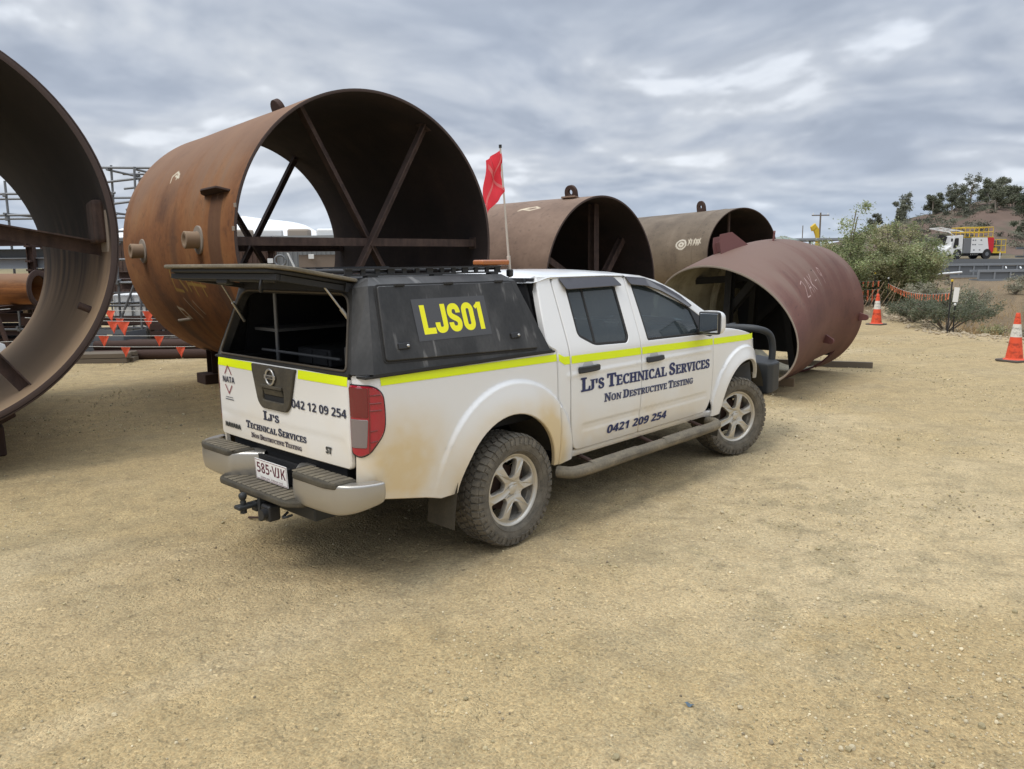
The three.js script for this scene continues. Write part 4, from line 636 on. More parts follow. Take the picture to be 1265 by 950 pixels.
part('handle', [rbox(0.03, 0.022, 0.24, 0.006, -1.212, 1.135, -0.007), rbox(0.012, 0.04, 0.22, 0.005, -1.206, 1.102, -0.007, 0, 0, 0.3)], M.plasticDark, gate);
{ // round badge with a bar across it
  const b = part('badge', [new THREE.TorusGeometry(0.047, 0.0075, 8, 36).rotateY(Math.PI / 2).translate(-1.222, 1.198, -0.012), rbox(0.008, 0.026, 0.125, 0.003, -1.224, 1.198, -0.012)], M.chrome, gate);
  const t = art(256, 64, (x, w, h) => { x.fillStyle = '#23272b'; x.font = 'bold 50px sans-serif'; x.textAlign = 'center'; x.textBaseline = 'middle'; x.fillText('NISSAN', w / 2, h / 2 + 2); });
  const g = new THREE.PlaneGeometry(0.115, 0.026).rotateY(-Math.PI / 2).translate(-1.2292, 1.198, -0.012); part('badge_lettering', g, print(t), gate);
}
// lettering on the tailgate: a print laid on the panel between z0..z1 (left to right seen from behind) and y0..y1
function gatePrint(name, map, z0, z1, y0, y1, off = 0.004, m = {}) { part(name, sheet((u, v) => { const z = mix(z0, z1, u), p = PT(z, mix(y0, y1, v)); p.x -= off; return p; }, 14, 3), print(map, m), gate); }
function stripe(name, z0, z1, y0, y1) { part(name, panel([[z0, y0], [z1, y0], [z1, y1], [z0, y1]], PT, { max: 0.06, t: 0, bevel: 0.0006, off: 0.0026 }), M.hivis, gate); }
stripe('reflective_strip', -0.738, -0.272, 1.212, 1.264); stripe('reflective_strip', 0.262, 0.738, 1.212, 1.264);
const NAVY = '#27305c', INK = '#2c3044';
// small capitals: [text, size] runs drawn one after the other in slab-like bold serif, squeezed to fill the width
function glyph(x, c, px, py, s, font, heavy) {               // a J stands on the line like the other letters
  x.font = `bold ${s}px ${font}`; x.textBaseline = 'alphabetic'; x.textAlign = 'left'; x.lineWidth = s * heavy; const m = x.measureText(c), d = c === 'J' ? m.actualBoundingBoxDescent : 0; x.save(); x.translate(px, py);
  if (d > s * 0.05) { const k = m.actualBoundingBoxAscent / (m.actualBoundingBoxAscent + d); x.translate(0, -d * k); x.scale(1.15, k); }
  x.fillText(c, 0, 0); if (heavy) x.strokeText(c, 0, 0); x.restore(); return m.width * (c === 'J' ? 1.12 : 1);
}
function caps(x, text, big, small, y, x0, x1, color, font = 'serif', heavy = 0.05) {
  x.fillStyle = x.strokeStyle = color; x.textBaseline = 'alphabetic'; x.textAlign = 'left'; const size = (i) => (i === 0 || text[i - 1] === ' ' ? big : small); let w = 0;
  [...text].forEach((c, i) => { x.font = `bold ${size(i)}px ${font}`; w += x.measureText(c).width * (c === 'J' ? 1.12 : 1); });
  x.save(); x.translate(x0, y); x.scale((x1 - x0) / w, 1); let p = 0; [...text].forEach((c, i) => { p += glyph(x, c, p, 0, size(i), font, heavy); }); x.restore();
}

gatePrint('lettering', art(1024, 400, (x) => { caps(x, "LJ'S", 128, 100, 118, 330, 600, INK); caps(x, 'TECHNICAL SERVICES', 104, 80, 250, 4, 1018, INK); caps(x, 'NON DESTRUCTIVE TESTING', 70, 54, 344, 90, 940, '#3a3040'); }), -0.392, 0.325, 0.742, 0.985);
gatePrint('lettering', art(1024, 140, (x, w) => { x.fillStyle = INK; x.font = 'bold 128px sans-serif'; x.textBaseline = 'middle'; const k = (w - 12) / x.measureText('042 12 09 254').width; x.scale(k, 1); x.fillText('042 12 09 254', 6 / k, 74); }), 0.176, 0.728, 1.02, 1.098);
gatePrint('lettering', art(256, 360, (x) => { x.strokeStyle = '#8d3b46'; x.lineWidth = 11; x.beginPath(); x.moveTo(70, 92); x.lineTo(128, 12); x.lineTo(186, 92); x.moveTo(70, 190); x.lineTo(128, 270); x.lineTo(186, 190); x.stroke(); x.fillStyle = INK; x.font = 'bold 78px sans-serif'; x.textAlign = 'center'; x.textBaseline = 'middle'; x.save(); x.translate(128, 142); x.scale(1.02, 1); x.fillText('NATA', 0, 0); x.restore(); x.fillRect(66, 302, 124, 5); x.fillRect(60, 322, 140, 7); }), -0.705, -0.495, 0.965, 1.225);
gatePrint('lettering', art(512, 128, (x) => { x.fillStyle = '#5c5f60'; x.font = 'bold 92px sans-serif'; x.textAlign = 'center'; x.textBaseline = 'middle'; x.save(); x.translate(256, 66); x.scale(1.12, 1); x.fillText('NAVARA', 0, 0); x.lineWidth = 9; x.strokeStyle = '#3e4142'; x.strokeText('NAVARA', 0, 0); x.restore(); }), -0.712, -0.440, 0.79, 0.845, 0.005, { roughness: 0.4, metalness: 0.4 });
gatePrint('lettering', art(256, 128, (x) => { x.fillStyle = '#55585a'; x.font = 'bold 118px sans-serif'; x.textAlign = 'center'; x.textBaseline = 'middle'; x.fillText('ST', 128, 68); x.lineWidth = 9; x.strokeStyle = '#3a3d3f'; x.strokeText('ST', 128, 68); }), 0.485, 0.60, 0.80, 0.855, 0.005, { roughness: 0.4, metalness: 0.4 });

// tail lights wrap the corner: red over clear over red
const PL = (u, y) => { const a = clamp((-1.03 - u) / 0.14, 0, 1.57); return PB(u, y).add(V(-0.012 * Math.sin(a), 0, 0.012 * Math.cos(a))); };
M.redLens = phys([0.36, 0.008, 0.026], { roughness: 0.12, clearcoat: 1, clearcoatRoughness: 0.05 }); M.clearLens = phys([0.20, 0.165, 0.165], { roughness: 0.12, clearcoat: 1 }); M.darkLens = phys([0.15, 0.007, 0.014], { roughness: 0.12, clearcoat: 1 });
const lampOutline = rounded([[-1.228, 0.838], [-1.18, 0.818], [-1.13, 0.838], [-1.040, 0.955], [-1.032, 1.05], [-1.038, 1.165], [-1.09, 1.212], [-1.228, 1.222]], [0.02, 0.03, 0.04, 0.05, 0.05, 0.05, 0.05, 0.02]);
for (const s of [1, -1]) {
  const S = (g) => (s > 0 ? g : mirror(g)), L = part('tail_light', S(panel(lampOutline, PL, { max: 0.02, t: 0.014, bevel: 0.006 })), M.redLens, truck);
  part('lamp_gasket', S(panel(inset(lampOutline, area(lampOutline) > 0 ? -0.007 : 0.007), PL, { max: 0.02, t: 0.012, bevel: 0.002, off: -0.007 })), M.rubber, L);
  part('lens_line', S(panel([[-1.131, 0.84], [-1.125, 0.84], [-1.113, 1.205], [-1.119, 1.205]], PL, { max: 0.02, t: 0, bevel: 0.001, off: 0.0032 })), M.darkLens, L);
  part('lens', S(panel(rounded([[-1.224, 0.872], [-1.140, 0.872], [-1.128, 1.03], [-1.224, 1.035]], 0.01), PL, { max: 0.02, t: 0.003, bevel: 0.002, off: 0.003 })), M.clearLens, L);
  part('lens_rib', [1.075, 1.115, 1.16].map((y) => S(panel([[-1.118, y], [-1.056, y], [-1.056, y + 0.007], [-1.118, y + 0.007]], PL, { max: 0.02, t: 0, bevel: 0.001, off: 0.0035 }))).concat([0.96, 0.90].map((y) => S(panel([[-1.12, y], [-1.085, y + 0.006], [-1.085, y + 0.013], [-1.12, y + 0.007]], PL, { max: 0.02, t: 0, bevel: 0.001, off: 0.0035 })))), M.darkLens, L);
  part('lens', S(panel(rounded([[-1.224, 1.045], [-1.128, 1.040], [-1.122, 1.205], [-1.224, 1.212]], 0.01), PL, { max: 0.02, t: 0.003, bevel: 0.002, off: 0.003 })), M.darkLens, L);
}
// ---- rear bumper: silver blocks with ribbed step pads, number plate, tow bar
// one block: a rounded bar section swept round the corner
const blockPath = new THREE.CatmullRomCurve3([[-1.19, 0.50, 0.20], [-1.215, 0.50, 0.225], [-1.30, 0.50, 0.335], [-1.332, 0.50, 0.375], [-1.342, 0.502, 0.43], [-1.344, 0.505, 0.62], [-1.336, 0.508, 0.72], [-1.312, 0.516, 0.80], [-1.26, 0.530, 0.868], [-1.19, 0.548, 0.908], [-1.10, 0.572, 0.926], [-1.09, 0.575, 0.90]].map((q) => V(...q)), false, 'centripetal');
const blockProfile = new THREE.CatmullRomCurve3([[0.12, 1], [0.05, 1], [0.018, 0.995], [0.004, 0.95], [0, 0.86], [-0.004, 0.5], [0.004, 0.22], [0.018, 0.07], [0.045, 0.01], [0.10, 0]].map(([a, b]) => V(a, b, 0)), false, 'centripetal');
const blockG = sheet((u, v) => { const q = blockPath.getPoint(u), d = blockPath.getTangent(u), n = V(d.z, 0, -d.x).normalize(), c = blockProfile.getPoint(v); return V(q.x, mix(q.y, 0.692, c.y), q.z).addScaledVector(n, c.x * (1 - 0.4 * ss(0.5, 0.62, u))); }, 70, 26);
const bump = part('rear_bumper', [blockG, mirror(blockG)], M.silver, truck);
const padG = ext([[-1.350, 0.39], [-1.350, 0.70], [-1.33, 0.775], [-1.30, 0.80], [-1.19, 0.80], [-1.19, 0.30], [-1.28, 0.32]], 0.664, 0.702, 0.010); part('step_pad', padG, M.plasticDark, bump); part('step_pad', mirror(padG), M.plasticDark, bump);
for (const s of [1, -1]) { const ribs = []; for (let k = 0; k < 8; k++) ribs.push(rbox(0.13, 0.008, 0.040, 0.004, -1.262, 0.702, s * (0.375 + k * 0.054))); part('pad_rib', ribs, M.dustyPlastic, bump); }
part('step_plate', [prism(rounded([[-1.40, -0.41], [-1.40, 0.37], [-1.33, 0.46], [-1.14, 0.46], [-1.14, -0.48], [-1.33, -0.48]], 0.04).map(([x, z]) => [x, -z]), 0, 0.038, 0.010).rotateX(-Math.PI / 2).translate(0, 0.496, 0)], M.plasticDark, bump);
part('step_rib', Array.from({ length: 13 }, (_, k) => rbox(0.17, 0.008, 0.044, 0.004, -1.295, 0.535, -0.36 + k * 0.058)), M.dustyPlastic, bump);
part('recess', box(0.02, 0.17, 0.66, -1.205, 0.60, 0), M.dark, bump); part('bumper_beam', box(0.1, 0.14, 1.5, -1.12, 0.58, 0), M.dark, bump);
part('socket', [rbox(0.012, 0.058, 0.085, 0.01, -1.338, 0.612, -0.50)], M.trim, bump); part('socket_lens', rbox(0.006, 0.026, 0.04, 0.004, -1.345, 0.612, -0.50), M.chrome, bump);
{
  const pt = art(744, 268, (x, w, h) => { x.fillStyle = '#e9e8e4'; x.fillRect(0, 0, w, h); x.strokeStyle = '#6d2a3c'; x.lineWidth = 7; x.strokeRect(9, 9, w - 18, h - 18); x.fillStyle = '#5b2334'; x.textAlign = 'center'; x.textBaseline = 'middle'; x.font = 'bold 178px sans-serif'; x.save(); x.translate(w / 2, 112); x.scale(0.86, 1.08); x.textAlign = 'left'; x.textBaseline = 'alphabetic'; x.strokeStyle = x.fillStyle; x.restore(); { const all = [...'585\u00b7VJK'], one = (c) => { x.font = 'bold 164px sans-serif'; return x.measureText(c).width * (c === 'J' ? 1.12 : 1); }, W = all.reduce((s, c) => s + one(c), 0); x.save(); x.translate(30, 176); x.scale(684 / W, 1.16); let q = 0; for (const c of all) q += glyph(x, c, q, 0, 164, 'sans-serif', 0); x.restore(); } x.textAlign = 'center'; x.textBaseline = 'middle'; x.font = 'bold 34px sans-serif'; x.fillText('QUEENSLAND - SUNSHINE STATE', w / 2, 236, 640); for (let k = 0; k < 90; k++) { x.globalAlpha = 0.05; x.fillStyle = '#6b5a40'; x.fillRect((k * 97) % w, (k * 53) % h, 60, 20); } });
  const pl = part('number_plate', rbox(0.006, 0.134, 0.372, 0.003, 0, 0, 0).rotateZ(0.05).translate(-1.265, 0.612, 0.012), mat([0.7, 0.7, 0.68], 0.5), truck);
  part('plate_print', new THREE.PlaneGeometry(0.368, 0.13).rotateY(-Math.PI / 2).rotateZ(0.05).translate(-1.2685, 0.612, 0.012), new THREE.MeshStandardMaterial({ map: pt, roughness: 0.5 }), pl); part('plate_bracket', box(0.05, 0.1, 0.3, -1.235, 0.6, 0.012), M.dark, pl);
}
{
  const tow = part('tow_bar', [rbox(0.30, 0.06, 0.06, 0.008, -1.24, 0.425, 0), rbox(0.16, 0.024, 0.07, 0.008, -1.42, 0.44, 0), rbox(0.06, 0.15, 0.03, 0.006, -1.36, 0.42, 0.06), rbox(0.3, 0.08, 0.9, 0.01, -1.10, 0.43, 0)], M.steelDark, truck);
  part('tow_ball', [lathe([[0.016, 0], [0.018, 0.02], [0.013, 0.03], [0.02, 0.036], [0.0252, 0.052], [0.022, 0.068], [0.01, 0.076], [0, 0.077]], 18).translate(-1.455, 0.452, 0), rod(V(-1.455, 0.40, 0), V(-1.455, 0.43, 0), 0.022, 6)], M.steelDark, tow);
  part('trailer_socket', [rbox(0.08, 0.10, 0.10, 0.015, -1.35, 0.41, 0.13), rod(V(-1.39, 0.41, 0.14), V(-1.42, 0.41, 0.14), 0.032, 12)], M.trim, tow);
  part('shackle', pipe([[-1.30, 0.42, 0.24], [-1.34, 0.40, 0.25], [-1.35, 0.41, 0.29], [-1.31, 0.42, 0.31]], 0.008, 14, 6), M.steelDark, tow);
}
// ---- inside of the bed
part('bed_liner', [box(1.62, 0.03, 1.44, -0.36, 0.80, 0), box(1.62, 0.46, 0.03, -0.36, 1.03, 0.72), box(1.62, 0.46, 0.03, -0.36, 1.03, -0.72), box(0.03, 0.46, 1.44, 0.44, 1.03, 0)], M.dark, truck);
M.boxGrey = mat([0.05, 0.052, 0.055], 0.6);
for (const [x, y, z, w, h, d] of [[-0.55, 1.00, -0.30, 0.9, 0.34, 0.62], [-0.40, 1.24, -0.38, 0.55, 0.12, 0.40]]) part('drawer_unit', [rbox(w, h, d, 0.015, x, y, z), rbox(0.012, h * 0.8, d * 0.42, 0.006, x - w / 2 - 0.006, y, z - d * 0.23), rbox(0.012, h * 0.8, d * 0.42, 0.006, x - w / 2 - 0.006, y, z + d * 0.23), rod(V(x - w / 2 - 0.03, y + 0.02, z - d * 0.35), V(x - w / 2 - 0.03, y + 0.02, z - d * 0.1), 0.008, 8)], M.boxGrey, truck);
part('tool_bag', [rbox(0.4, 0.24, 0.26, 0.06, -0.78, 0.94, 0.20), pipe([[-0.92, 1.05, 0.20], [-0.86, 1.16, 0.20], [-0.70, 1.16, 0.20], [-0.64, 1.05, 0.20]], 0.012, 16, 6)], mat([0.10, 0.085, 0.06], 0.9), truck);
part('inner_shelf', [box(0.85, 0.02, 0.30, -0.5, 1.44, -0.55), rod(V(-0.92, 0.82, -0.42), V(-0.92, 1.72, -0.42), 0.014, 8), rod(V(-0.92, 1.30, -0.62), V(-0.92, 1.30, 0.30), 0.010, 8)], M.galvDark ?? (M.galvDark = mat([0.16, 0.16, 0.16], 0.45, 0.4)), truck);
part('fuse_box', rbox(0.04, 0.13, 0.09, 0.01, -1.08, 1.35, 0.64), M.boxGrey, truck);
part('bed_rail', [1, -1].flatMap((s) => [box(1.6, 0.012, 0.16, -0.35, 1.262, s * 0.775)]), M.trim, truck);
// ---- stripes and lettering on the sides
const onSide = (Pf, poly, off = 0.0028) => panel(poly, Pf, { max: 0.05, t: 0, bevel: 0.0006, off });
const yTop = (x) => (x < 0.5 ? 1.247 - 0.0125 * x : 1.216 - 0.0195 * (x - 0.5)), strip = (a, b) => { const n = Math.max(2, Math.ceil((b - a) / 0.2)), up = [], dn = []; for (let i = 0; i <= n; i++) { const x = mix(a, b, i / n); up.push([x, yTop(x)]); dn.push([x, yTop(x) - (x < 0.5 ? 0.049 : 0.056)]); } return [...dn, ...up.reverse()]; };
for (const [a, b] of [[-1.045, 0.468], [0.492, 0.612], [0.632, 1.510], [1.530, 2.670], [2.690, 3.535]]) both('reflective_strip', onSide(P, strip(a, b)), M.hivis);
function sidePrint(name, map, x0, x1, y0, y1, slope) {      // read from the right side of the truck: text runs forward
  const sk = (x, y) => { const p = P(x, y); p.z += 0.0038; return p; };
  part(name, sheet((u, v) => { const x = mix(x0, x1, u); return sk(x, mix(y0, y1, v) + slope * (x - x0)); }, 40, 6), print(map), truck);
  part(name, sheet((u, v) => { const x = mix(x1, x0, u), p = sk(x, mix(y0, y1, v)); p.z *= -1; return p; }, 40, 6), print(map), truck);
}
sidePrint('lettering', art(2048, 170, (x) => caps(x, "LJ'S TECHNICAL SERVICES", 150, 116, 138, 8, 2040, NAVY)), 0.722, 2.622, 0.915, 1.068, -0.014);
sidePrint('lettering', art(1400, 110, (x) => caps(x, 'NON DESTRUCTIVE TESTING', 92, 72, 84, 6, 1394, '#3a4163')), 1.010, 2.332, 0.806, 0.908, -0.016);
sidePrint('lettering', art(1024, 112, (x, w) => { x.fillStyle = NAVY; x.font = 'bold 104px sans-serif'; x.textBaseline = 'middle'; x.transform(1, 0, -0.16, 1, 20, 0); const k = (w - 44) / x.measureText('0421 209 254').width; x.scale(k, 1); x.fillText('0421 209 254', 6, 60); x.lineWidth = 3; x.strokeStyle = NAVY; x.strokeText('0421 209 254', 6, 60); }), 1.060, 1.952, 0.560, 0.654, -0.012);

// ================================================================ the black canopy
const q3 = (...p) => { const g = new THREE.BufferGeometry(), pos = [], uv = []; for (let i = 1; i + 1 < p.length; i++) for (const k of [p[0], p[i], p[i + 1]]) { pos.push(...k); uv.push(0, 0); } g.setAttribute('position', new THREE.Float32BufferAttribute(pos, 3)); g.setAttribute('uv', new THREE.Float32BufferAttribute(uv, 2)); g.computeVertexNormals(); return g; };
const A0 = [-1.095, 1.278, 0.858], B0 = [0.405, 1.268, 0.858], R0 = [-1.178, 1.278, 0.765], A1 = [-1.005, 1.752, 0.716], B1 = [0.195, 1.752, 0.716], R1 = [-1.040, 1.742, 0.628], A2 = [-0.945, 1.796, 0.640], B2 = [0.145, 1.796, 0.640], R2 = [-0.99, 1.790, 0.60], F0 = [0.40, 1.268, 0.74], F1 = [0.16, 1.76, 0.62];
const neg = ([x, y, z]) => [x, y, -z], half = (fl) => { const k = fl ? neg : (a) => a, o = (...p) => q3(...(fl ? p.reverse().map(k) : p)); return [o(A0, B0, B1, A1), o(R0, A0, A1, R1), o(A1, B1, B2, A2), o(R1, A1, A2, R2), o(B0, F0, F1, B1), o(B1, F1, B2)]; };
const shell = [...half(false), ...half(true), q3(A2, B2, neg(B2), neg(A2)), q3(R2, A2, neg(A2), neg(R2)), q3(R1, R2, neg(R2), neg(R1)), q3(F0, neg(F0), neg(F1), F1), q3(F1, neg(F1), neg(B2), B2)];
const canopy = part('canopy', shell, M.coat, truck);
// rear frame with the opening; (z, t) t from sill to roof
const PF = (z, y) => V(mix(-1.178, -1.040, (y - 1.278) / 0.464), y, z);
const openHole = rounded([[-0.715, 1.296], [0.715, 1.296], [0.60, 1.705], [-0.60, 1.705]], [0.03, 0.03, 0.09, 0.09]);
part('rear_frame', panel([[-0.765, 1.278], [0.765, 1.278], [0.628, 1.742], [-0.628, 1.742]], PF, { holes: [openHole], max: 0.1, t: 0.05, bevel: 0.004 }), M.coat, canopy);
part('door_seal', panel(inset(openHole, -0.010), PF, { holes: [inset(openHole, 0.002)], max: 0.06, t: 0.012, bevel: 0.004, off: 0.010 }), M.sealBrown, canopy);
part('canopy_lining', [box(1.1, 0.01, 1.18, -0.40, 1.74, 0), ...[1, -1].map((s) => box(1.2, 0.49, 0.012, -0.35, 1.51, s * 0.745, 0, s * -0.295))], M.dark, canopy);
part('base_seal', [box(1.5, 0.016, 0.05, -0.345, 1.272, 0.842), box(1.5, 0.016, 0.05, -0.345, 1.272, -0.842), box(0.04, 0.018, 1.5, -1.165, 1.273, 0)], M.rubber, canopy);
// side doors with latches, hinges and the call-sign sticker
const CS = (x, y) => V(x, y, mix(0.858, 0.716, (y - 1.273) / 0.479) + 0.001);
for (const s of [1, -1]) {
  const S = (g) => (s > 0 ? g : mirror(g)), outline = rounded([[-1.000, 1.338], [0.262, 1.302], [0.142, 1.742], [-0.956, 1.746]], 0.018);
  const d = part('canopy_side_door', S(panel(outline, CS, { max: 0.15, t: 0.018, bevel: 0.004, off: 0.016 })), M.coat, truck);
  part('door_gasket', S(panel(inset(outline, -0.012), CS, { max: 0.2, t: 0.004, bevel: 0.001, off: 0.004 })), M.rubber, d);
  for (const x of [-0.80, -0.42, 0.02]) part('hinge', S(rbox(0.07, 0.016, 0.02, 0.004, x, 1.752, 0.735)), M.rubber, d);
  for (const [x, y] of [[-0.862, 1.415], [0.062, 1.404]]) { const p = CS(x, y); part('latch', S(rbox(0.085, 0.036, 0.012, 0.005, p.x, p.y, p.z + 0.023, 0, -0.29)), M.trim, d); part('lock', S(lathe([[0, 0.008], [0.008, 0.008], [0.009, 0]], 12).rotateX(Math.PI / 2).rotateX(-0.29).translate(p.x + 0.022, p.y, p.z + 0.029)), M.chrome, d); }
  const st = art(1024, 440, (x, w, h) => { x.fillStyle = '#4a4a4c'; x.fillRect(0, 0, w, h); for (let k = 0; k < 400; k++) { x.globalAlpha = 0.04; x.fillStyle = k % 2 ? '#77746e' : '#2c2c2e'; x.fillRect((k * 131) % w, (k * 71) % h, 90, 6); } x.globalAlpha = 1; x.fillStyle = x.strokeStyle = '#f4ee16'; x.lineCap = 'butt'; x.lineJoin = 'miter'; x.lineWidth = 64; const T = 66, B = 374, H = (B - T) / 2, go = (pts) => { x.beginPath(); pts.forEach((q, i) => (q.length === 2 ? (i ? x.lineTo(...q) : x.moveTo(...q)) : x.bezierCurveTo(...q))); x.stroke(); };
    const y0 = T + 32, y1 = B - 32; go([[120, T], [120, y1], [252, y1]]);                                               // L
    go([[394, T], [394, B - 90], [394, y1 - 2, 352, y1, 330, y1], [296, y1, 290, y1 - 30, 290, y1 - 84]]);               // J
    go([[592, T + 104], [592, y0 + 2, 560, y0, 536, y0], [496, y0, 478, y0 + 26, 478, y0 + 62], [478, y0 + 132, 594, y0 + 120, 594, y1 - 62], [594, y1 - 24, 574, y1, 536, y1], [496, y1, 478, y1 - 24, 478, B - 104]]);   // S
    x.beginPath(); x.roundRect(680, y0, 106, y1 - y0, 50); x.stroke();                                                   // 0
    go([[912, T + 2], [912, B]]); x.lineWidth = 40; go([[904, T + 18], [846, T + 62]]);                                  // 1
  });
  const q = (u, v) => { const y = mix(1.428, 1.668, v), x = mix(-0.742, -0.145, u), p = CS(x, y); return V(x, y, s * (p.z + 0.0185)); };
  part('sticker', sheet((u, v) => q(s > 0 ? u : 1 - u, v), 6, 4), new THREE.MeshStandardMaterial({ map: st, roughness: 0.5 }), d);
}
// roof rack
const rack = part('roof_rack', [1, -1].flatMap((s) => { const out = []; out.push(box(1.24, 0.010, 0.036, -0.45, 1.846, s * 0.60), box(1.24, 0.010, 0.036, -0.45, 1.810, s * 0.60)); for (let k = 0; k <= 12; k++) out.push(box(k % 3 ? 0.030 : 0.05, 0.027, 0.012, -1.05 + k * 0.1, 1.828, s * 0.60)); return out; }), M.trim, truck);
part('rack_slat', Array.from({ length: 7 }, (_, k) => rbox(0.07, 0.014, 1.17, 0.004, -0.98 + k * 0.19, 1.832, 0)), M.trim, rack);
part('rack_foot', [-0.9, -0.4, 0.1].flatMap((x) => [1, -1].map((s) => box(0.07, 0.012, 0.05, x, 1.80, s * 0.6))), M.trim, rack);
part('warning_light', [rbox(0.26, 0.036, 0.10, 0.012, 0.135, 1.872, 0.56)], phys([0.42, 0.13, 0.03], { roughness: 0.25, clearcoat: 0.6 }), rack);
// open hatch: hinged at the top of the opening, held up by two gas struts
{
  const HX = -1.00, HY = 1.775, TX = -1.56, TY = 1.866, L = Math.hypot(TX - HX, TY - HY), an = Math.atan2(TY - HY, HX - TX);
  const lid = (g) => g.rotateZ(-an).translate(HX, HY, 0);  // lid frame: x from 0 (hinge) to -L (edge), y up, z across
  const out = rounded([[0.0, -0.625], [-L * 0.80, -0.70], [-L, -0.63], [-L, 0.63], [-L * 0.80, 0.70], [0.0, 0.625]].reverse(), [0.02, 0.05, 0.06, 0.06, 0.05, 0.02]);
  const slab = (poly, y0, y1, b) => prism(poly.map(([x, z]) => [x, -z]), 0, y1 - y0, b).rotateX(-Math.PI / 2).translate(0, y0, 0);
  const h = part('rear_hatch', lid(slab(out, -0.004, 0.016, 0.006)), M.dustyPlastic, truck);
  part('hatch_frame', [lid(slab(inset(out, -0.0).map(([x, z]) => [mix(-L / 2, x, 0.90), z * 0.93]), -0.026, -0.005, 0.006)), lid(box(0.05, 0.05, 1.2, -0.04, -0.04, 0)), lid(box(0.04, 0.03, 1.24, -L + 0.08, -0.044, 0)), ...[1, -1].map((s) => lid(bar(V(-0.03, -0.046, s * 0.56), V(-L + 0.08, -0.046, s * 0.60), 0.05, 0.03)))], M.trim, h);
  part('hatch_latch', [lid(rbox(0.05, 0.05, 0.12, 0.01, -L + 0.10, -0.06, 0.0)), lid(rod(V(-L + 0.1, -0.06, -0.55), V(-L + 0.1, -0.06, 0.55), 0.008, 8)), lid(pipe([[-L + 0.07, -0.05, 0.46], [-L + 0.06, -0.09, 0.47], [-L + 0.07, -0.12, 0.46], [-L + 0.09, -0.11, 0.44]], 0.008, 12, 6))], M.trim, h);
  for (const s of [1, -1]) { const a = lid(box(0.001, 0.001, 0.001, -0.20, -0.05, s * 0.585)), p = V(HX, HY, 0).add(V(-0.20, -0.05, 0).applyAxisAngle(V(0, 0, 1), -an)).setZ(s * 0.585), e = V(-1.03, 1.50, s * 0.64); const m = p.clone().lerp(e, 0.5); part('gas_strut', [rod(p, m, 0.006, 8), rod(m, e, 0.011, 8)], M.silver, h); }
}
// flag on its rod at the front corner of the rack
{
  const a = V(0.30, 1.80, 0.575), b = V(0.205, 2.62, 0.59), pole = part('flag_pole', [rod(a, b, 0.008, 10, 0.006), rod(a.clone().add(V(0, -0.03, 0)), a.clone().lerp(b, 0.14), 0.013, 10)], mat([0.55, 0.50, 0.44], 0.6), truck);
  part('pole_tip', [rod(b, b.clone().add(V(0, 0.02, 0)), 0.010, 8), rbox(0.04, 0.05, 0.04, 0.01, 0.3, 1.80, 0.575)], M.trim, pole);
  const fx = (u, v) => { const top = a.clone().lerp(b, 0.985), low = a.clone().lerp(b, 0.66), p = top.lerp(low, v), d = 0.165 * u, fold = 0.022 * Math.sin(u * 9 + v * 4) * Math.sin(u * 1.7); return p.add(V(-d * 0.50 * (1 - 0.35 * (1 - v)) - fold * 0.3, -0.13 * u * (0.35 + 0.65 * v) - 0.02 * u, d * -0.55 + fold + 0.012 * Math.sin(v * 8))); };
  const band = (f) => sheet((u, v) => fx(...f(u, v)).add(V(0.0, 0, 0.003)), 20, 3); part('flag_cross', [band((u, v) => [mix(0.05, 0.95, u), clamp(mix(0.12, 0.88, u) + (v - 0.5) * 0.09)]), band((u, v) => [mix(0.05, 0.95, u), clamp(mix(0.88, 0.12, u) + (v - 0.5) * 0.09)])], phys([0.80, 0.20, 0.20], { roughness: 0.8, transmission: 0.2, thickness: 0 }), pole);
  part('flag', sheet(fx, 24, 30), phys([0.78, 0.035, 0.055], { roughness: 0.9, transmission: 0.35, thickness: 0 }), pole);
}
}
// ================================================================ THINGS ROUND THE YARD
M.wood = mat([0.24, 0.17, 0.10], 0.9); M.woodGrey = mat([0.15, 0.122, 0.09], 0.92); M.galv = mat([0.19, 0.195, 0.20], 0.5, 0.3); M.greySteel = mat([0.25, 0.265, 0.28], 0.6, 0.2); M.greySteelDark = mat([0.15, 0.16, 0.17], 0.65, 0.2);
const T_GRIME = tex(256, 256, (u, v) => { const a = fbm(u * 6, v * 6, 5, 131, 6, 6), b = ss(0.6, 0.72, fbm(u * 20, v * 9, 3, 132, 20, 9)) * 0.22, k = 238 - 60 * ss(0.5, 0.8, a) - 160 * b * 0.6; return [k, k * 0.985, k * 0.95]; }); M.orange = mat([0.86, 0.10, 0.035], 0.6, 0, { map: T_GRIME }); M.whiteBand = mat([0.80, 0.79, 0.75], 0.55, 0, { map: T_GRIME }); M.coneBase = mat([0.10, 0.085, 0.07], 0.9); M.flagOrange = phys([0.90, 0.13, 0.06], { roughness: 0.8, transmission: 0.25, thickness: 0 });
M.tape = mat([0.95, 0.25, 0.12], 0.7); M.string = mat([0.55, 0.54, 0.50], 0.8); M.white = mat([0.74, 0.74, 0.72], 0.55); M.yellow = mat([0.62, 0.42, 0.03], 0.5); M.redPaint = mat([0.55, 0.02, 0.03], 0.45);

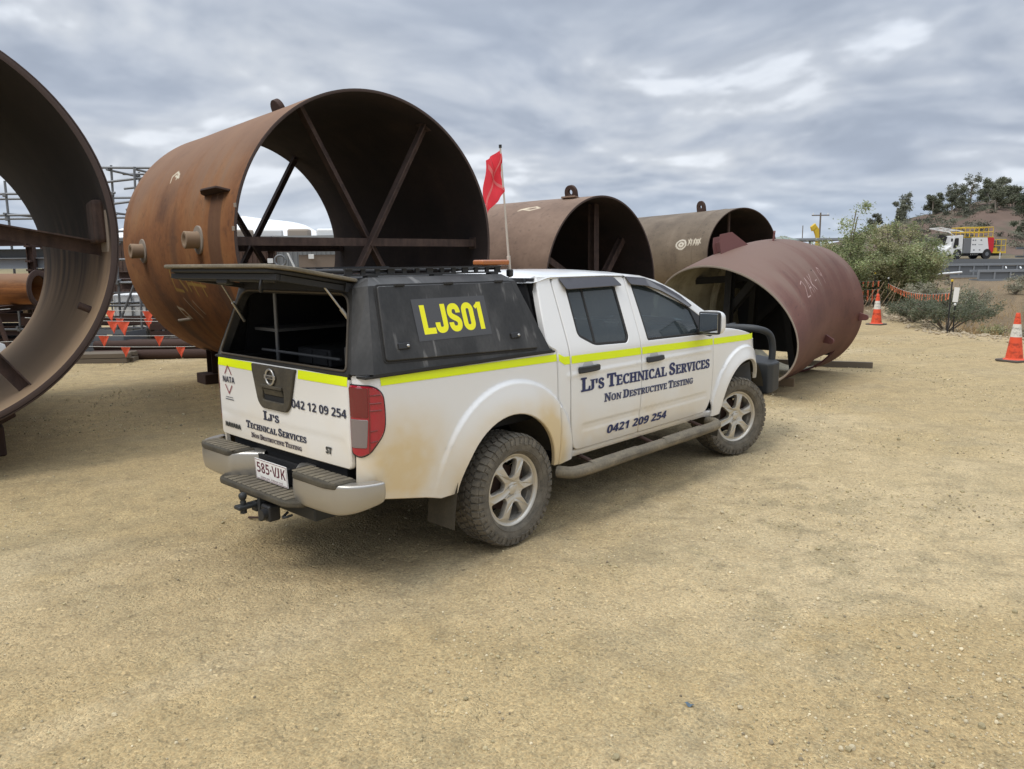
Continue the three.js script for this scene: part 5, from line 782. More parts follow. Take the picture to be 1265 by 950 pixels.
// ---- traffic cones
function cone(label, x, z, turn) {
  const y = floorAt(x, z), t = thing('traffic_cone', label, 'traffic cone', [x, y, z], turn, 'traffic cones along the yard edge'), r = (h) => mix(0.148, 0.034, h / 0.86);
  const ring = (a, b) => lathe([[r(a), a], [r((a + b) / 2), (a + b) / 2], [r(b), b]], 32);
  part('body', [ring(0.04, 0.44), lathe([[0.185, 0.03], [0.165, 0.045], [r(0.06), 0.06]], 32)], M.orange, t); part('reflective_band', ring(0.44, 0.67).scale(1.03, 1, 1.03), M.whiteBand, t);
  part('tip', [ring(0.67, 0.85), lathe([[r(0.85), 0.85], [0.03, 0.868], [0.02, 0.87], [0.018, 0.83]], 20)], M.orange, t); part('base', prism(rounded([[-0.22, -0.22], [0.22, -0.22], [0.22, 0.22], [-0.22, 0.22]], 0.06), 0, 0.036, 0.008).rotateX(-Math.PI / 2), M.coneBase, t);
}
cone('nearest traffic cone, orange with white band, at the right edge of the photo', 9.03, -13.65, 0.3); cone('small distant traffic cone beside the maroon chute, in front of the orange netting', 10.3, -21.6, 0.7);
// ---- timber under the chute, bits on the ground
function plank(label, a, b, w, h, m) { const A = V(a[0], floorAt(...a) + h / 2 + 0.005, a[1]), B = V(b[0], floorAt(...b) + h / 2 + 0.005, b[1]); return solo('timber_plank', bar(A, B, w, h, V(0, 1, 0).cross(B.clone().sub(A)).normalize()), m, label, 'timber plank'); }
plank('long grey timber plank sticking out under the tail of the maroon chute', [4.35, -13.65], [6.22, -13.08], 0.12, 0.07, M.woodGrey); plank('short timber block under the rim of the maroon chute near the bull bar', [3.45, -11.62], [4.2, -11.25], 0.14, 0.08, M.wood);
{ const y = floorAt(-1.9, -5.49); solo('dry_twig', [pipe([[-1.98, y + 0.014, -5.50], [-1.90, y + 0.022, -5.47], [-1.80, y + 0.012, -5.48]], 0.009, 12, 6), pipe([[-1.90, y + 0.02, -5.47], [-1.87, y + 0.03, -5.52], [-1.85, y + 0.012, -5.56]], 0.006, 8, 5)], M.rustDark, 'small dark twig lying on the dirt left of the pickup', 'twig'); }
{ const x = 0.735, z = -2.99, y = floorAt(x, z); solo('litter_scrap', sheet((u, v) => V(x + mix(-0.016, 0.016, u) + 0.006 * v, y + 0.008 + 0.006 * Math.sin(u * 5 + v * 3), z + mix(-0.011, 0.011, v)), 6, 6), mat([0.09, 0.13, 0.16], 0.6), 'tiny blue-grey scrap lying on the dirt in the foreground', 'scrap'); }
{ const r = rng(77), g = [blob(11, 2, 0.5), blob(12, 2, 0.5), blob(13, 2, 0.5)], m = [mat([0.38, 0.31, 0.21], 0.95), mat([0.29, 0.24, 0.18], 0.95), mat([0.46, 0.40, 0.30], 0.95)], list = []; 
  for (let i = 0; i < 900; i++) { const k = Math.floor(r() * (EDGE.length - 3)) + 1, [ax, az] = EDGE[k], [bx, bz] = EDGE[k + 1], t = r(), x = mix(ax, bx, t) + (r() - 0.5) * 1.5, z = mix(az, bz, t) + (r() - 0.5) * 1.5, s = 0.02 + 0.06 * r() * r(); const q = blob(11 + (i % 3), 1, 0.5); q.scale(s, s, s); q.rotateY(r() * 6); list.push(q.translate(x, floorAt(x, z) + s * 0.3, z)); }
  for (let i = 0; i < 3200; i++) { const d = 26 + r() * 13, a = 0.28 + r() * 0.75, x = Math.sin(a) * d, z = -Math.cos(a) * d; if (edgeDist(x, z) < 6) continue; const s = 0.03 + 0.17 * r() * r() * r(); const q = blob(11 + (i % 3), 1, 0.5); q.scale(s, s, s); q.rotateY(r() * 6); list.push(q.translate(x, floorAt(x, z) + s * 0.3, z)); }
  const o = part('rubble', list, m[0]); o.userData.kind = 'stuff'; tag(o, 'loose grey rubble along the yard edge and the far gravel bank', 'rubble'); scene.add(o); }

// ---- plants
const leafG = (l, w) => { const g = new THREE.BufferGeometry(); g.setAttribute('position', new THREE.Float32BufferAttribute([0, 0, 0, w, l * 0.18, l * 0.5, 0, l * 0.08, l, 0, 0, 0, 0, l * 0.08, l, -w, l * 0.18, l * 0.5], 3)); g.setAttribute('uv', new THREE.Float32BufferAttribute(new Float32Array(12), 2)); g.computeVertexNormals(); return g; };
const M_LEAF = phys([1, 1, 1], { roughness: 0.9, transmission: 0.3, thickness: 0 }); M.bark = mat([0.16, 0.13, 0.10], 0.95); M.barkPale = mat([0.30, 0.26, 0.21], 0.9);
// tips: points at which leaves gather; tones: [colour, share]
function foliage(parent, tips, n, len, spread, tones, seed, name = 'foliage') {
  const r = rng(seed), im = new THREE.InstancedMesh(leafG(len, len * 0.17), M_LEAF, n), m = M4(), q = new THREE.Quaternion(), e = new THREE.Euler(), c = new THREE.Color(), gs = () => (r() + r() + r() - 1.5) * 0.9;
  for (let i = 0; i < n; i++) { const t = tips[Math.floor(r() * tips.length)], k = t.w ?? 1, s = 0.6 + r() * 0.8; e.set(r() * 6.28, r() * 6.28, r() * 6.28); q.setFromEuler(e); m.compose(V(t.x + gs() * spread * k, t.y + gs() * spread * 0.75 * k, t.z + gs() * spread * k), q, V(s, s, s)); im.setMatrixAt(i, m); const o = tones[Math.floor(Math.pow(r(), 1.2) * tones.length)], w = (0.75 + 0.5 * r()) * (t.t ?? 1); c.setRGB(o[0] * w, o[1] * w, o[2] * w); im.setColorAt(i, c); }
  im.name = name; im.userData.kind = 'stuff'; im.castShadow = im.receiveShadow = true; parent.add(im);
}
function shrub(name, label, x, z, { h, w, n, len = 0.07, stems = 9, spread = 0.22, tones, seed, group, lift = 0.25, lean = 0, bark = M.bark, clumps = 6 }) {
  const t = thing(name, label, name === 'grass_tuft' ? 'grass' : 'shrub', [x, floorAt(x, z) - 0.02, z], 0, group), r = rng(seed), tips = [], st = [];
  for (let i = 0; i < stems; i++) {
    const a = (i + r() * 0.8) / stems * 6.283, k = 0.25 + 0.75 * Math.sqrt(r()), H = h * (1 - 0.45 * k * k) * (0.75 + 0.3 * r()), X = Math.cos(a) * k * w / 2 + lean * H, Z = Math.sin(a) * k * w / 2, mid = V(X * 0.42 + (r() - 0.5) * 0.1, H * 0.5, Z * 0.42 + (r() - 0.5) * 0.1), top = V(X, H, Z);
    st.push(pipe([V(X * 0.04, 0, Z * 0.04), mid, top], 0.010 + 0.006 * h * r(), 8, 5));
    for (let j = 0; j < clumps; j++) { const u = lift + (1 - lift) * Math.pow(r(), 0.75), b = u < 0.5 ? V(0, 0, 0).lerp(mid, u * 2) : mid.clone().lerp(top, u * 2 - 1), d = (0.3 + r()) * spread * 1.3, q = r() * 6.283; const tip = b.clone().add(V(Math.cos(q) * d, (r() - 0.3) * d, Math.sin(q) * d)); st.push(rod(b, tip, 0.004, 4, 0.002)); tips.push({ x: tip.x, y: tip.y, z: tip.z, w: 0.6 + 0.7 * r(), t: 0.7 + 0.55 * r() }); }
  }
  part('stem', st, bark, t); foliage(t, tips, n, len, spread, tones, seed + 1); return t;
}
const OLIVE = [[0.33, 0.32, 0.15], [0.40, 0.38, 0.20], [0.25, 0.26, 0.115], [0.48, 0.44, 0.27]], GREENER = [[0.26, 0.31, 0.13], [0.31, 0.35, 0.17], [0.20, 0.24, 0.09], [0.40, 0.39, 0.22]], PALE = [[0.34, 0.32, 0.23], [0.42, 0.39, 0.29], [0.25, 0.245, 0.16], [0.19, 0.20, 0.12]], DARK = [[0.125, 0.15, 0.085], [0.165, 0.185, 0.11], [0.085, 0.105, 0.06], [0.24, 0.24, 0.16]];
const G_W = 'wattle shrubs behind the yard edge';
for (const [px, d, h, w, tones, n, label] of [
  [11.15, 29.4, 2.7, 2.3, OLIVE, 9000, 'leftmost olive shrub, half behind the tail of the maroon chute'], [12.95, 30.2, 3.75, 2.2, GREENER, 11000, 'tallest green shrub with a pointed top, behind the small traffic cone'], [14.3, 31.5, 2.9, 2.3, OLIVE, 9500, 'olive shrub just right of the tallest pointed shrub'],
  [15.3, 31.2, 3.2, 2.5, OLIVE, 11000, 'broad olive shrub in the middle of the row behind the netting'], [15.9, 31.0, 3.3, 2.1, GREENER, 11500, 'tall bushy shrub left of the white service truck'], [16.6, 31.8, 2.3, 1.7, OLIVE, 8000, 'rightmost shrub of the row, in front of the service truck cab'], [12.1, 33, 2.9, 2.6, OLIVE, 7000, 'shrub standing back between the two leftmost wattle shrubs']])
  shrub('wattle_shrub', label, px, -d, { h: h * 1.02, w: w * 1.12, n: Math.round(n * 1.6), tones, len: 0.10, spread: 0.36, seed: Math.round(px * 37), group: G_W, lift: 0.08, clumps: 12, stems: 13 });
shrub('dry_shrub', 'pale grey-green dry shrub in front of the wattles, left of the sign post', 14.3, -26.2, { h: 1.35, w: 2.0, n: 5200, tones: PALE, len: 0.075, spread: 0.2, seed: 901, lift: 0.2 }); shrub('dry_shrub', 'pale dry shrub behind the sign post and below the grey girders', 15.6, -26.6, { h: 1.25, w: 1.9, n: 4200, tones: PALE, len: 0.075, spread: 0.2, seed: 905, lift: 0.2 });
shrub('low_bush', 'low spreading dark green bush at the yard edge behind the sign post', 11.55, -20.3, { h: 1.05, w: 2.5, n: 8500, tones: DARK, len: 0.06, spread: 0.17, seed: 911, lift: 0.5, stems: 16, clumps: 9 }); shrub('low_bush', 'small dark bush joining the low bush on its left', 11.75, -22.4, { h: 0.85, w: 1.5, n: 4500, tones: DARK, len: 0.06, spread: 0.16, seed: 915, lift: 0.4, stems: 10 });
[[13.6, -21.5, 'nearest'], [15.4, -22.6, 'second nearest'], [17.6, -25.6, 'third'], [16.6, -28.4, 'fourth'], [19.4, -29.6, 'fifth'], [21.6, -31.8, 'sixth'], [18.4, -33.2, 'seventh'], [23.4, -35.4, 'farthest']].forEach(([x, z, k], i) => shrub('dry_tussock', k + ' dry tussock on the brown bank right of the low bush', x, z, { h: 0.34 + 0.08 * (i % 3), w: 0.8 + 0.2 * (i % 2), n: 900, tones: i % 3 ? PALE : OLIVE, len: 0.07, spread: 0.12, seed: 940 + i, lift: 0.3, stems: 8, group: 'dry tussocks on the bank' }));
{ // dry grass in the ditch
  const r = rng(31), n = 6000, im = new THREE.InstancedMesh(new THREE.PlaneGeometry(0.010, 0.16).translate(0, 0.08, 0), phys([1, 1, 1], { roughness: 1, transmission: 0.25, thickness: 0 }), n), m = M4(), q = new THREE.Quaternion(), e = new THREE.Euler(), c = new THREE.Color(); let k = 0;
  while (k < n) { const x = 10.5 + r() * 18, z = -16 - r() * 16, ed = edgeDist(x, z); if (ed < 0.3 || ed > 11 || r() > ss(0.3, 0.62, fbm(x * 0.8, z * 0.8, 3, 9)) + 0.1) continue; e.set((r() - 0.5) * 1.5, r() * 6.3, (r() - 0.5) * 1.5); q.setFromEuler(e); const s = 0.5 + r() * 1.0; m.compose(V(x, floorAt(x, z) - 0.01, z), q, V(s, s, s)); im.setMatrixAt(k, m); const w = 0.7 + 0.6 * r(); c.setRGB(0.40 * w, 0.275 * w, 0.13 * w); im.setColorAt(k++, c); }
  im.name = 'dry_grass'; im.userData.kind = 'stuff'; tag(im, 'dry brown grass growing in the ditch beyond the yard edge', 'grass'); scene.add(im);
}
// trees on the hill
{
  const r = rng(57), ray = new THREE.Raycaster(), hill = scene.getObjectByName('hill'); scene.updateMatrixWorld(true);
  const LOOK = ['open crowned gum tree', 'dense dark gum tree', 'scrubby grey green gum tree'];
  const list = [[78.5, 168, 4.6, 2, 'lone small gum tree at the left end of the hill crest'], [86, 171, 8.6, 0, 'tall open gum tree on the crest, second from the left'], [84, 169, 6.2, 0, 'thin gum tree beside the tall open one on the crest'], [92, 170, 6.5, 1, 'rounded dense gum tree on the crest above the service truck cab'], [97, 172, 7.6, 0, 'open gum tree on the crest above the truck railing'], [101.5, 173, 9.6, 0, 'tallest pointed gum tree in the middle of the crest'], [106, 172, 7.0, 2, 'gum tree on the crest right of the tallest one'], [110.5, 173, 4.8, 2, 'small tufted gum tree standing alone on the crest'], [117, 171, 8.2, 1, 'dark gum tree on the crest at the right edge of the photo'],
    [90, 158, 6.2, 1, 'dark gum tree on the slope below the crest, left of the white box'], [95.5, 157, 6.8, 1, 'bushy dark gum tree on the slope above the cab roof'], [100, 160, 6.0, 2, 'grey green gum tree on the slope above the railing'], [93, 150, 5.4, 1, 'lowest dark gum tree on the slope behind the truck cab'], [80, 160, 3.6, 2, 'small scrub tree on the left flank of the hill'], [103, 165, 6.4, 1, 'dense gum tree just under the crest'], [113, 164, 5.4, 2, 'scrubby tree on the slope near the right edge'], [86.5, 160, 5.2, 1, 'dark tree on the slope between the lone gum and the tall open one'], [88, 152, 4.6, 2, 'small grey green tree low on the slope left of the truck guard'], [97.5, 152, 5.4, 1, 'dark tree low on the slope just above the truck railing'], [102, 154, 4.8, 2, 'grey green tree low on the slope above the red tail of the truck'], [106, 158, 4.2, 2, 'small tree alone on the brown slope right of the railing']];
  list.forEach(([x, d, h, kind, label], i) => { h *= 0.66;
    ray.set(V(x, 200, -d), V(0, -1, 0)); const y = ray.intersectObject(hill)[0]?.point.y ?? 0, t = thing('gum_tree', label, 'tree', [x, y - 0.1, -d], 0, 'gum trees on the hill'), trunk = [], tips = [], n = kind === 0 ? 10 : 9, bare = [0.38, 0.12, 0.2][kind];
    trunk.push(pipe([V(0, 0, 0), V((r() - 0.5) * 0.4, h * 0.35, 0), V((r() - 0.5) * 0.8, h * 0.8, (r() - 0.5) * 0.5)], 0.13 + h * 0.008, 8, 6));
    for (let k = 0; k < n; k++) { const a = r() * 6.28, u = bare + (1 - bare) * (k / n), w = h * [0.36, 0.42, 0.4][kind] * (1 - 0.45 * u) * (0.5 + 0.7 * r()), p = V(Math.cos(a) * w, h * (u + 0.10 + 0.05 * r()), Math.sin(a) * w); trunk.push(rod(V(0, h * u * 0.8, 0), p, 0.06, 5, 0.03)); for (let c = 0; c < 3; c++) tips.push({ x: p.x + (r() - 0.5) * h * 0.16, y: p.y + (r() - 0.4) * h * 0.12, z: p.z + (r() - 0.5) * h * 0.16, w: 0.6 + 0.6 * r(), t: 0.65 + 0.6 * r() }); }
    part('trunk', trunk, M.barkPale, t); foliage(t, tips, kind === 0 ? 1200 : 2300, 0.40, h * [0.10, 0.15, 0.14][kind], kind === 1 ? [[0.15, 0.16, 0.10], [0.19, 0.20, 0.125], [0.11, 0.12, 0.07]] : [[0.20, 0.21, 0.145], [0.15, 0.16, 0.105], [0.26, 0.26, 0.19]], 300 + i, 'crown');
  });
  const t = thing('gum_tree', 'big dark green gum tree before the hill, cut by the right edge', 'tree', [84, floorAt(84, -126), -126], 0), tips = []; for (let k = 0; k < 46; k++) { const a = r() * 6.28, u = r(), w = 3.1 * Math.sqrt(r()) * (1 - 0.5 * u); tips.push({ x: Math.cos(a) * w, y: 3.0 + u * 7.5, z: Math.sin(a) * w, w: 0.7 + 0.5 * r(), t: 0.6 + 0.6 * r() }); }
  part('trunk', [pipe([V(0, 0, 0), V(0.1, 3, 0), V(-0.1, 7, 0)], 0.22, 8, 7), ...tips.slice(0, 16).map((p) => rod(V(0, p.y * 0.55, 0), V(p.x, p.y, p.z), 0.06, 5, 0.03))], M.bark, t); foliage(t, tips, 6000, 0.36, 0.75, [[0.09, 0.11, 0.06], [0.12, 0.14, 0.08], [0.06, 0.08, 0.04]], 399, 'crown');
  // scrub on the hill face and the far tree line
  const scrub = (name, label, n, spot, s0, tones, seed) => { const q = rng(seed), tips = []; for (let k = 0; k < n; k++) { const p = spot(q); if (p) tips.push({ ...p, w: 0.6 + q() * 0.9, t: 0.6 + 0.7 * q() }); } const g = new THREE.Group(); foliage(g, tips, n * 34, s0, s0 * 2.1, tones, seed + 1, name); const o = g.children[0]; scene.add(o); tag(o, label, 'scrub'); };
  scrub('hill_scrub', 'grey green scrub dotted over the brown face of the hill', 620, (q) => { const x = 68 + q() * 70, d = 112 + q() * 60; ray.set(V(x, 200, -d), V(0, -1, 0)); const h = ray.intersectObject(hill)[0]; return h && fbm(x * 0.09, d * 0.09, 3, 8) > 0.42 ? { x, y: h.point.y + 0.3, z: -d } : null; }, 0.4, [[0.12, 0.13, 0.08], [0.16, 0.16, 0.105], [0.085, 0.092, 0.06]], 71);
  scrub('far_wood', 'low far-off belt of trees along the horizon', 900, (q) => { const a = -0.9 + q() * 2.0, d = 300 + q() * 60; return { x: Math.sin(a) * d, y: floorAt(Math.sin(a) * d, -Math.cos(a) * d) + q() * q() * (3.6 + 2 * fbm(a * 12, 3, 3, 4)), z: -Math.cos(a) * d }; }, 0.9, [[0.06, 0.075, 0.045], [0.085, 0.095, 0.06], [0.045, 0.055, 0.036]], 83);
}
// ---- pickets, sign card, strings of flags
const drop = (a, b, k, sag) => { const p = a.clone().lerp(b, k); p.y -= sag * 4 * k * (1 - k); return p; };
function picket(label, x, z, h, cap, tilt = 0, r = 0.017) { const y = floorAt(x, z), t = thing('picket', label, 'picket', [x, y, z], 0.4), top = V(tilt, h, 0); part('post', [bar(V(0, -0.1, 0), top, 0.034, 0.008), bar(V(0, -0.1, 0.012), top.clone().add(V(0, 0, 0.012)), 0.006, 0.024)], M.trim, t); part('cap', rbox(0.05, 0.06, 0.05, 0.015, top.x, top.y + 0.02, top.z), cap, t); return t; }
picket('tall black picket with a white card hung on it, at the yard edge', 10.87, -19.07, 1.28, M.yellow, 0.05); picket('short grey picket just right of the picket with the card', 11.27, -19.5, 0.72, M.white); picket('black picket with a yellow cap behind the small traffic cone', 13.95, -29.6, 1.25, M.yellow); picket('black picket with a white cap right of the small traffic cone', 14.62, -29.9, 1.05, M.white);
{ const y = floorAt(10.87, -19.07); solo('sign_card', rbox(0.12, 0.36, 0.012, 0.004, 11.0, y + 0.95, -19.02, -0.3, 0, -0.06), M.white, 'blank white card hung on the tall picket at the yard edge', 'card'); }
function bunting(label, A, B, sag, flags, size, group, seed, strip = false) {
  const t = thing('flag_bunting', label, 'bunting', [A.x, A.y, A.z], 0, group), b = B.clone().sub(A), z0 = V(0, 0, 0), r = rng(seed), pts = []; for (let i = 0; i <= 12; i++) pts.push(drop(z0, b, i / 12, sag)); part('string', pipe(pts, 0.005, 24, 5), M.string, t);
  for (const k of flags) { const p = drop(z0, b, k, sag), d = b.clone().normalize(), w = size * (0.8 + 0.3 * r()), tw = (r() - 0.5) * 1.2, sx = V(d.x, 0, d.z).normalize(), n = V(-sx.z, 0, sx.x); part('flag', sheet((u, v) => { const half = strip ? w * 0.16 * (1 - 0.3 * v) : (1 - v) * w * 0.5; return p.clone().addScaledVector(sx, (u - 0.5) * 2 * half + v * v * 0.05 * tw).add(V(0, -v * w * 1.15, 0)).addScaledVector(n, 0.05 * v * tw + 0.012 * Math.sin(u * 6 + v * 5)); }, 5, 6), strip ? M.tape : M.flagOrange, t); }
}
const GB = 'strings of orange flags round the scaffold';
bunting('top string of orange flags between the two big cylinders', V(-8.9, 1.12, -14.6), V(-5.4, 1.02, -14.9), 0.06, [0.28, 0.35, 0.55, 0.63, 0.9], 0.20, GB, 1); bunting('second string of orange flags, a little below the top one', V(-9.0, 0.94, -14.2), V(-5.3, 0.84, -14.5), 0.05, [0.12, 0.42, 0.47], 0.23, GB, 2); bunting('string of orange flags low across the scaffold foot, farther back', V(-9.6, 0.82, -16.4), V(-5.6, 0.75, -16.6), 0.05, [0.15, 0.3, 0.45, 0.6, 0.75], 0.20, GB, 8); bunting('third string of orange flags, at knee height between the cylinders', V(-8.8, 0.66, -14.0), V(-5.2, 0.58, -14.4), 0.04, [0.35, 0.62, 0.80], 0.19, GB, 3); bunting('lowest string of orange flags by the stand of the orange cylinder', V(-8.7, 0.47, -13.8), V(-5.0, 0.38, -14.2), 0.03, [0.2, 0.44, 0.70, 0.92], 0.20, GB, 4);
bunting('string of orange flags seen through the leftmost cylinder, upper', V(-13.6, 1.2, -12.2), V(-8.6, 1.16, -13.2), 0.10, [0.3, 0.62, 0.80, 0.93], 0.26, GB, 5); bunting('string of orange flags seen through the leftmost cylinder, lower', V(-13.2, 0.66, -12.4), V(-8.6, 0.60, -13.2), 0.06, [0.45, 0.72, 0.9], 0.22, GB, 6);
const GO = 'orange netting flags by the shrubs', steps = (n) => Array.from({ length: n }, (_, i) => (i + 0.5) / n);
for (const [h, k] of [[0.98, 1], [0.66, 2], [0.42, 3]]) bunting(['upper', 'middle', 'lower'][k - 1] + ' row of small orange flags behind the small traffic cone', V(12.3, h + floorAt(12.3, -30.6), -30.6), V(14.3, h + floorAt(14.3, -29.8), -29.8), 0.05, steps(12), 0.20, GO, 20 + k, true);
bunting('row of small orange flags running from the white-capped picket to the card', V(14.62, 0.88 + floorAt(14.62, -29.9), -29.9), V(10.9, 1.0 + floorAt(10.87, -19.07), -19.07), 0.18, steps(28), 0.16, GO, 31, true);
{ const g = []; const r = rng(12); for (let i = 0; i < 7; i++) { const x = 13.0 + i * 0.26, z = -28.4 - i * 0.12; g.push(rod(V(x, floorAt(x, z), z), V(x + 0.35 + r() * 0.4, floorAt(x, z) + 0.7 + r() * 0.3, z - 0.1), 0.014, 6)); } solo('brush_sticks', g, M.wood, 'bare brown sticks leaning together between the cone and the low bush', 'sticks'); }

// ---- scaffold behind the left cylinders
{
  const t = thing('scaffold', 'grey tube scaffold rising between and behind the two big cylinders', 'scaffold', [0, 0, -17]); const R = 0.026, cols = [-8.68, -10.9, -13.2, -15.5];
  const clamp2 = (p) => part('coupler', rbox(0.08, 0.09, 0.08, 0.015, p.x, p.y, p.z), M.galv, t);
  cols.forEach((x, i) => { for (const z of [0, -1.25]) { const h = i ? 3.6 + (i % 2) * 0.1 : 4.0; part('standard', rod(V(x, 0.02, z), V(x + (i ? 0.02 : 0.12), h, z), R, 8), M.galv, t); part('base_plate', box(0.15, 0.01, 0.15, x, 0.012, z), M.galv, t); for (const y of [0.5, 1.5, 2.9, 3.4]) clamp2(V(x + y * (i ? 0.005 : 0.03), y, z + 0.04)); } });
  for (const [x, h] of [[-8.02, 3.95], [-7.55, 3.95]]) for (const z of [0.1, -1.15]) part('standard', rod(V(x - 0.15, 0.02, z), V(x, h, z), R, 8), M.galv, t);
  for (const [y, a, b] of [[3.42, -15.6, -8.5], [2.97, -15.6, -8.5], [0.5, -15.6, -7.6], [1.5, -15.6, -7.6]]) for (const z of [0.05, -1.2]) part('ledger', rod(V(a, y, z), V(b, y, z), R, 8), M.galv, t);
  for (const [y, y2] of [[3.95, 3.92], [3.62, 3.80], [3.15, 3.35], [2.6, 2.62]]) for (const z of [0.06, -1.18]) part('ledger', rod(V(-8.9, y, z), V(-7.1, y2, z), R, 8), M.galv, t);
  for (const x of [-8.6, -8.0, -10.9, -13.2]) for (const y of [0.55, 1.55, 3.0, 3.9]) if (x > -9 || y < 3.5) part('transom', rod(V(x, y, 0.12), V(x, y, -1.35), R, 8), M.galv, t);
  for (const [x, z] of [[-9.8, 0], [-9.8, -1.25], [-8.35, -0.6], [-7.75, -1.3], [-7.3, -0.2]]) part('standard', rod(V(x, 0.02, z), V(x + 0.05, x < -9 ? 3.5 : 3.0, z), R, 8), M.galv, t);
  for (const y of [1.0, 2.0, 2.45]) for (const z of [0.07, -1.22]) part('ledger', rod(V(-10.9, y, z), V(-7.1, y, z), R, 8), M.galv, t);
  for (const y of [0.58, 1.56]) for (let k = 0; k < 4; k++) part('deck_board', box(y < 1 ? 3.6 : 2.4, 0.04, 0.22, y < 1 ? -9.0 : -8.4, y, -0.15 - k * 0.27), M.rustDark, t);
  part('toe_board', box(3.6, 0.18, 0.03, -9.0, 0.68, 0.1), M.rustDark, t);
  part('diagonal_brace', rod(V(-7.2, 0.3, 0.1), V(-8.3, 2.0, 0.1), R, 8), M.galv, t);
  part('diagonal_brace', rod(V(-8.7, 0.5, 0.1), V(-7.7, 2.6, 0.1), R, 8), M.galv, t); part('diagonal_brace', rod(V(-10.9, 0.5, -1.3), V(-8.7, 2.9, -1.3), R, 8), M.galv, t);
}
// steel laid out on trestles behind the leftmost cylinder
function trestle(label, x, z, h, turn) { const t = thing('steel_trestle', label, 'trestle', [x, 0, z], turn, 'steel trestles'); part('top_rail', beamI(V(0, h - 0.06, -0.9), V(0, h - 0.06, 0.9), 0.12, 0.12, 0.012), M.rustDark, t); for (const q of [-0.75, 0.75]) for (const s of [-1, 1]) part('leg', bar(V(s * 0.28, 0, q), V(s * 0.04, h - 0.12, q), 0.06, 0.06), M.rustDark, t); part('tie', bar(V(0.2, 0.3, -0.75), V(0.2, 0.3, 0.75), 0.05, 0.05), M.rustDark, t); }
trestle('dark trestle under the right end of the big rusty pipe', -9.7, -15.1, 1.14, 0.05); trestle('dark trestle under the far left end of the big rusty pipe', -14.6, -15.1, 1.14, 0.05);
{ const t = thing('rusty_pipe', 'long rusty pipe lying level, seen through the leftmost cylinder', 'pipe', [0, 1.44, -15.1]); part('wall', sheet((u, v) => { const a = u * 6.2832; return V(mix(-16, -9.25, v), 0.30 * Math.sin(a), 0.30 * Math.cos(a)); }, 40, 6), M.out2, t); part('flange', [lathe([[0.26, 0], [0.37, 0], [0.37, 0.035], [0.26, 0.035]], 36).rotateZ(-Math.PI / 2).translate(-9.25, 0, 0)], M.rustDark, t); }
for (const [y, z, h, m, label] of [[1.94, -16.0, 0.22, M.greySteel, 'grey steel beam above the rusty pipe, seen through the leftmost cylinder'], [2.40, -16.3, 0.2, M.rustDark, 'dark brown steel beam on top of the stacked steel behind the leftmost cylinder'], [2.12, -16.6, 0.24, M.greySteelDark, 'dark grey beam between the grey and the brown beams']]) solo('steel_beam', beamI(V(-17, y, z), V(-9.2, y, z), 0.2, h, 0.016, V(0, 1, 0)).map((g) => g), m, label, 'steel beam', 'steel beams stacked behind the leftmost cylinder');
for (const x of [-9.8, -14.5]) { const t = thing('steel_rack', x > -12 ? 'dark rack post carrying the steel beams near the scaffold' : 'dark rack post carrying the far end of the steel beams', 'rack', [x, 0, -16.35], 0, 'rack posts'); for (const z of [-0.4, 0.45]) part('post', beamI(V(0, 0, z), V(0, 2.5, z), 0.12, 0.14, 0.012, V(1, 0, 0)), M.rustDark, t); for (const y of [1.8, 1.98, 2.28]) part('arm', box(0.1, 0.04, 1.2, 0, y, 0), M.rustDark, t); }
// more steel lying about behind the scaffold and the leftmost cylinder
{
  const stack = (label, x, z, len, rows, cols, m, turn = 0, sz = 0.2) => { const t = thing('beam_stack', label, 'beam stack', [x, 0, z], turn, 'stacks of dark steel sections'); for (let j = 0; j < rows; j++) { part('bearer', box(0.1, 0.08, cols * sz * 1.1, -len * 0.35, 0.04 + j * (sz + 0.085), 0), M.wood, t); part('bearer', box(0.1, 0.08, cols * sz * 1.1, len * 0.35, 0.04 + j * (sz + 0.085), 0), M.wood, t); for (let k = 0; k < cols; k++) part('section', beamI(V(-len / 2 + 0.07 * ((k * 7 + j * 3) % 4), 0.08 + sz / 2 + j * (sz + 0.085), (k - cols / 2 + 0.5) * sz * 1.1), V(len / 2 - 0.06 * ((k * 5 + j) % 3), 0.08 + sz / 2 + j * (sz + 0.085), (k - cols / 2 + 0.5) * sz * 1.1), sz * 0.95, sz, 0.014), m, t); } };
  stack('tall stack of dark steel sections below the long rusty pipe', -12.6, -17.6, 5.2, 4, 5, M.rustDark); stack('dark stack of sections far left behind the leftmost cylinder', -17.5, -18.2, 4.5, 5, 4, M.rustDark, 0.1); stack('stack of dark sections deep behind the scaffold, between the big cylinders', -8.6, -21.5, 4.2, 6, 4, M.rustDark, 0.06); stack('stack of grey sections behind the orange cylinder, left part', -5.2, -22.8, 3.8, 5, 4, M.greySteelDark, -0.05); stack('brown stack of sections at the foot of the scaffold', -7.6, -19.9, 2.6, 3, 4, M.brace, 0.12, 0.22);
  const r = rng(91), spots = [[-10.6, -15.7, 0.0], [-11.3, -15.9, 0.0], [-9.5, -16.7, 0.0], [-12.1, -15.8, 0.0], [-7.75, -17.6, 0.0], [-6.9, -19.0, 0.0], [-9.1, -15.4, 0.0]], names = ['white sack on the ground below the rusty pipe, nearest its end', 'second white sack below the rusty pipe', 'white sack by the trestle near the scaffold foot', 'white sack farthest left below the rusty pipe', 'white sack between the drums and the crates', 'white sack behind the lowest orange flags', 'white sack at the left foot of the scaffold'];
  spots.forEach(([x, z], i) => { const g = blob(40 + i, 3, 0.3); g.scale(0.26, 0.22, 0.22); solo('sack', g.translate(x, 0.15, z), M.white, names[i], 'sack', 'white sacks under the steel'); });
}
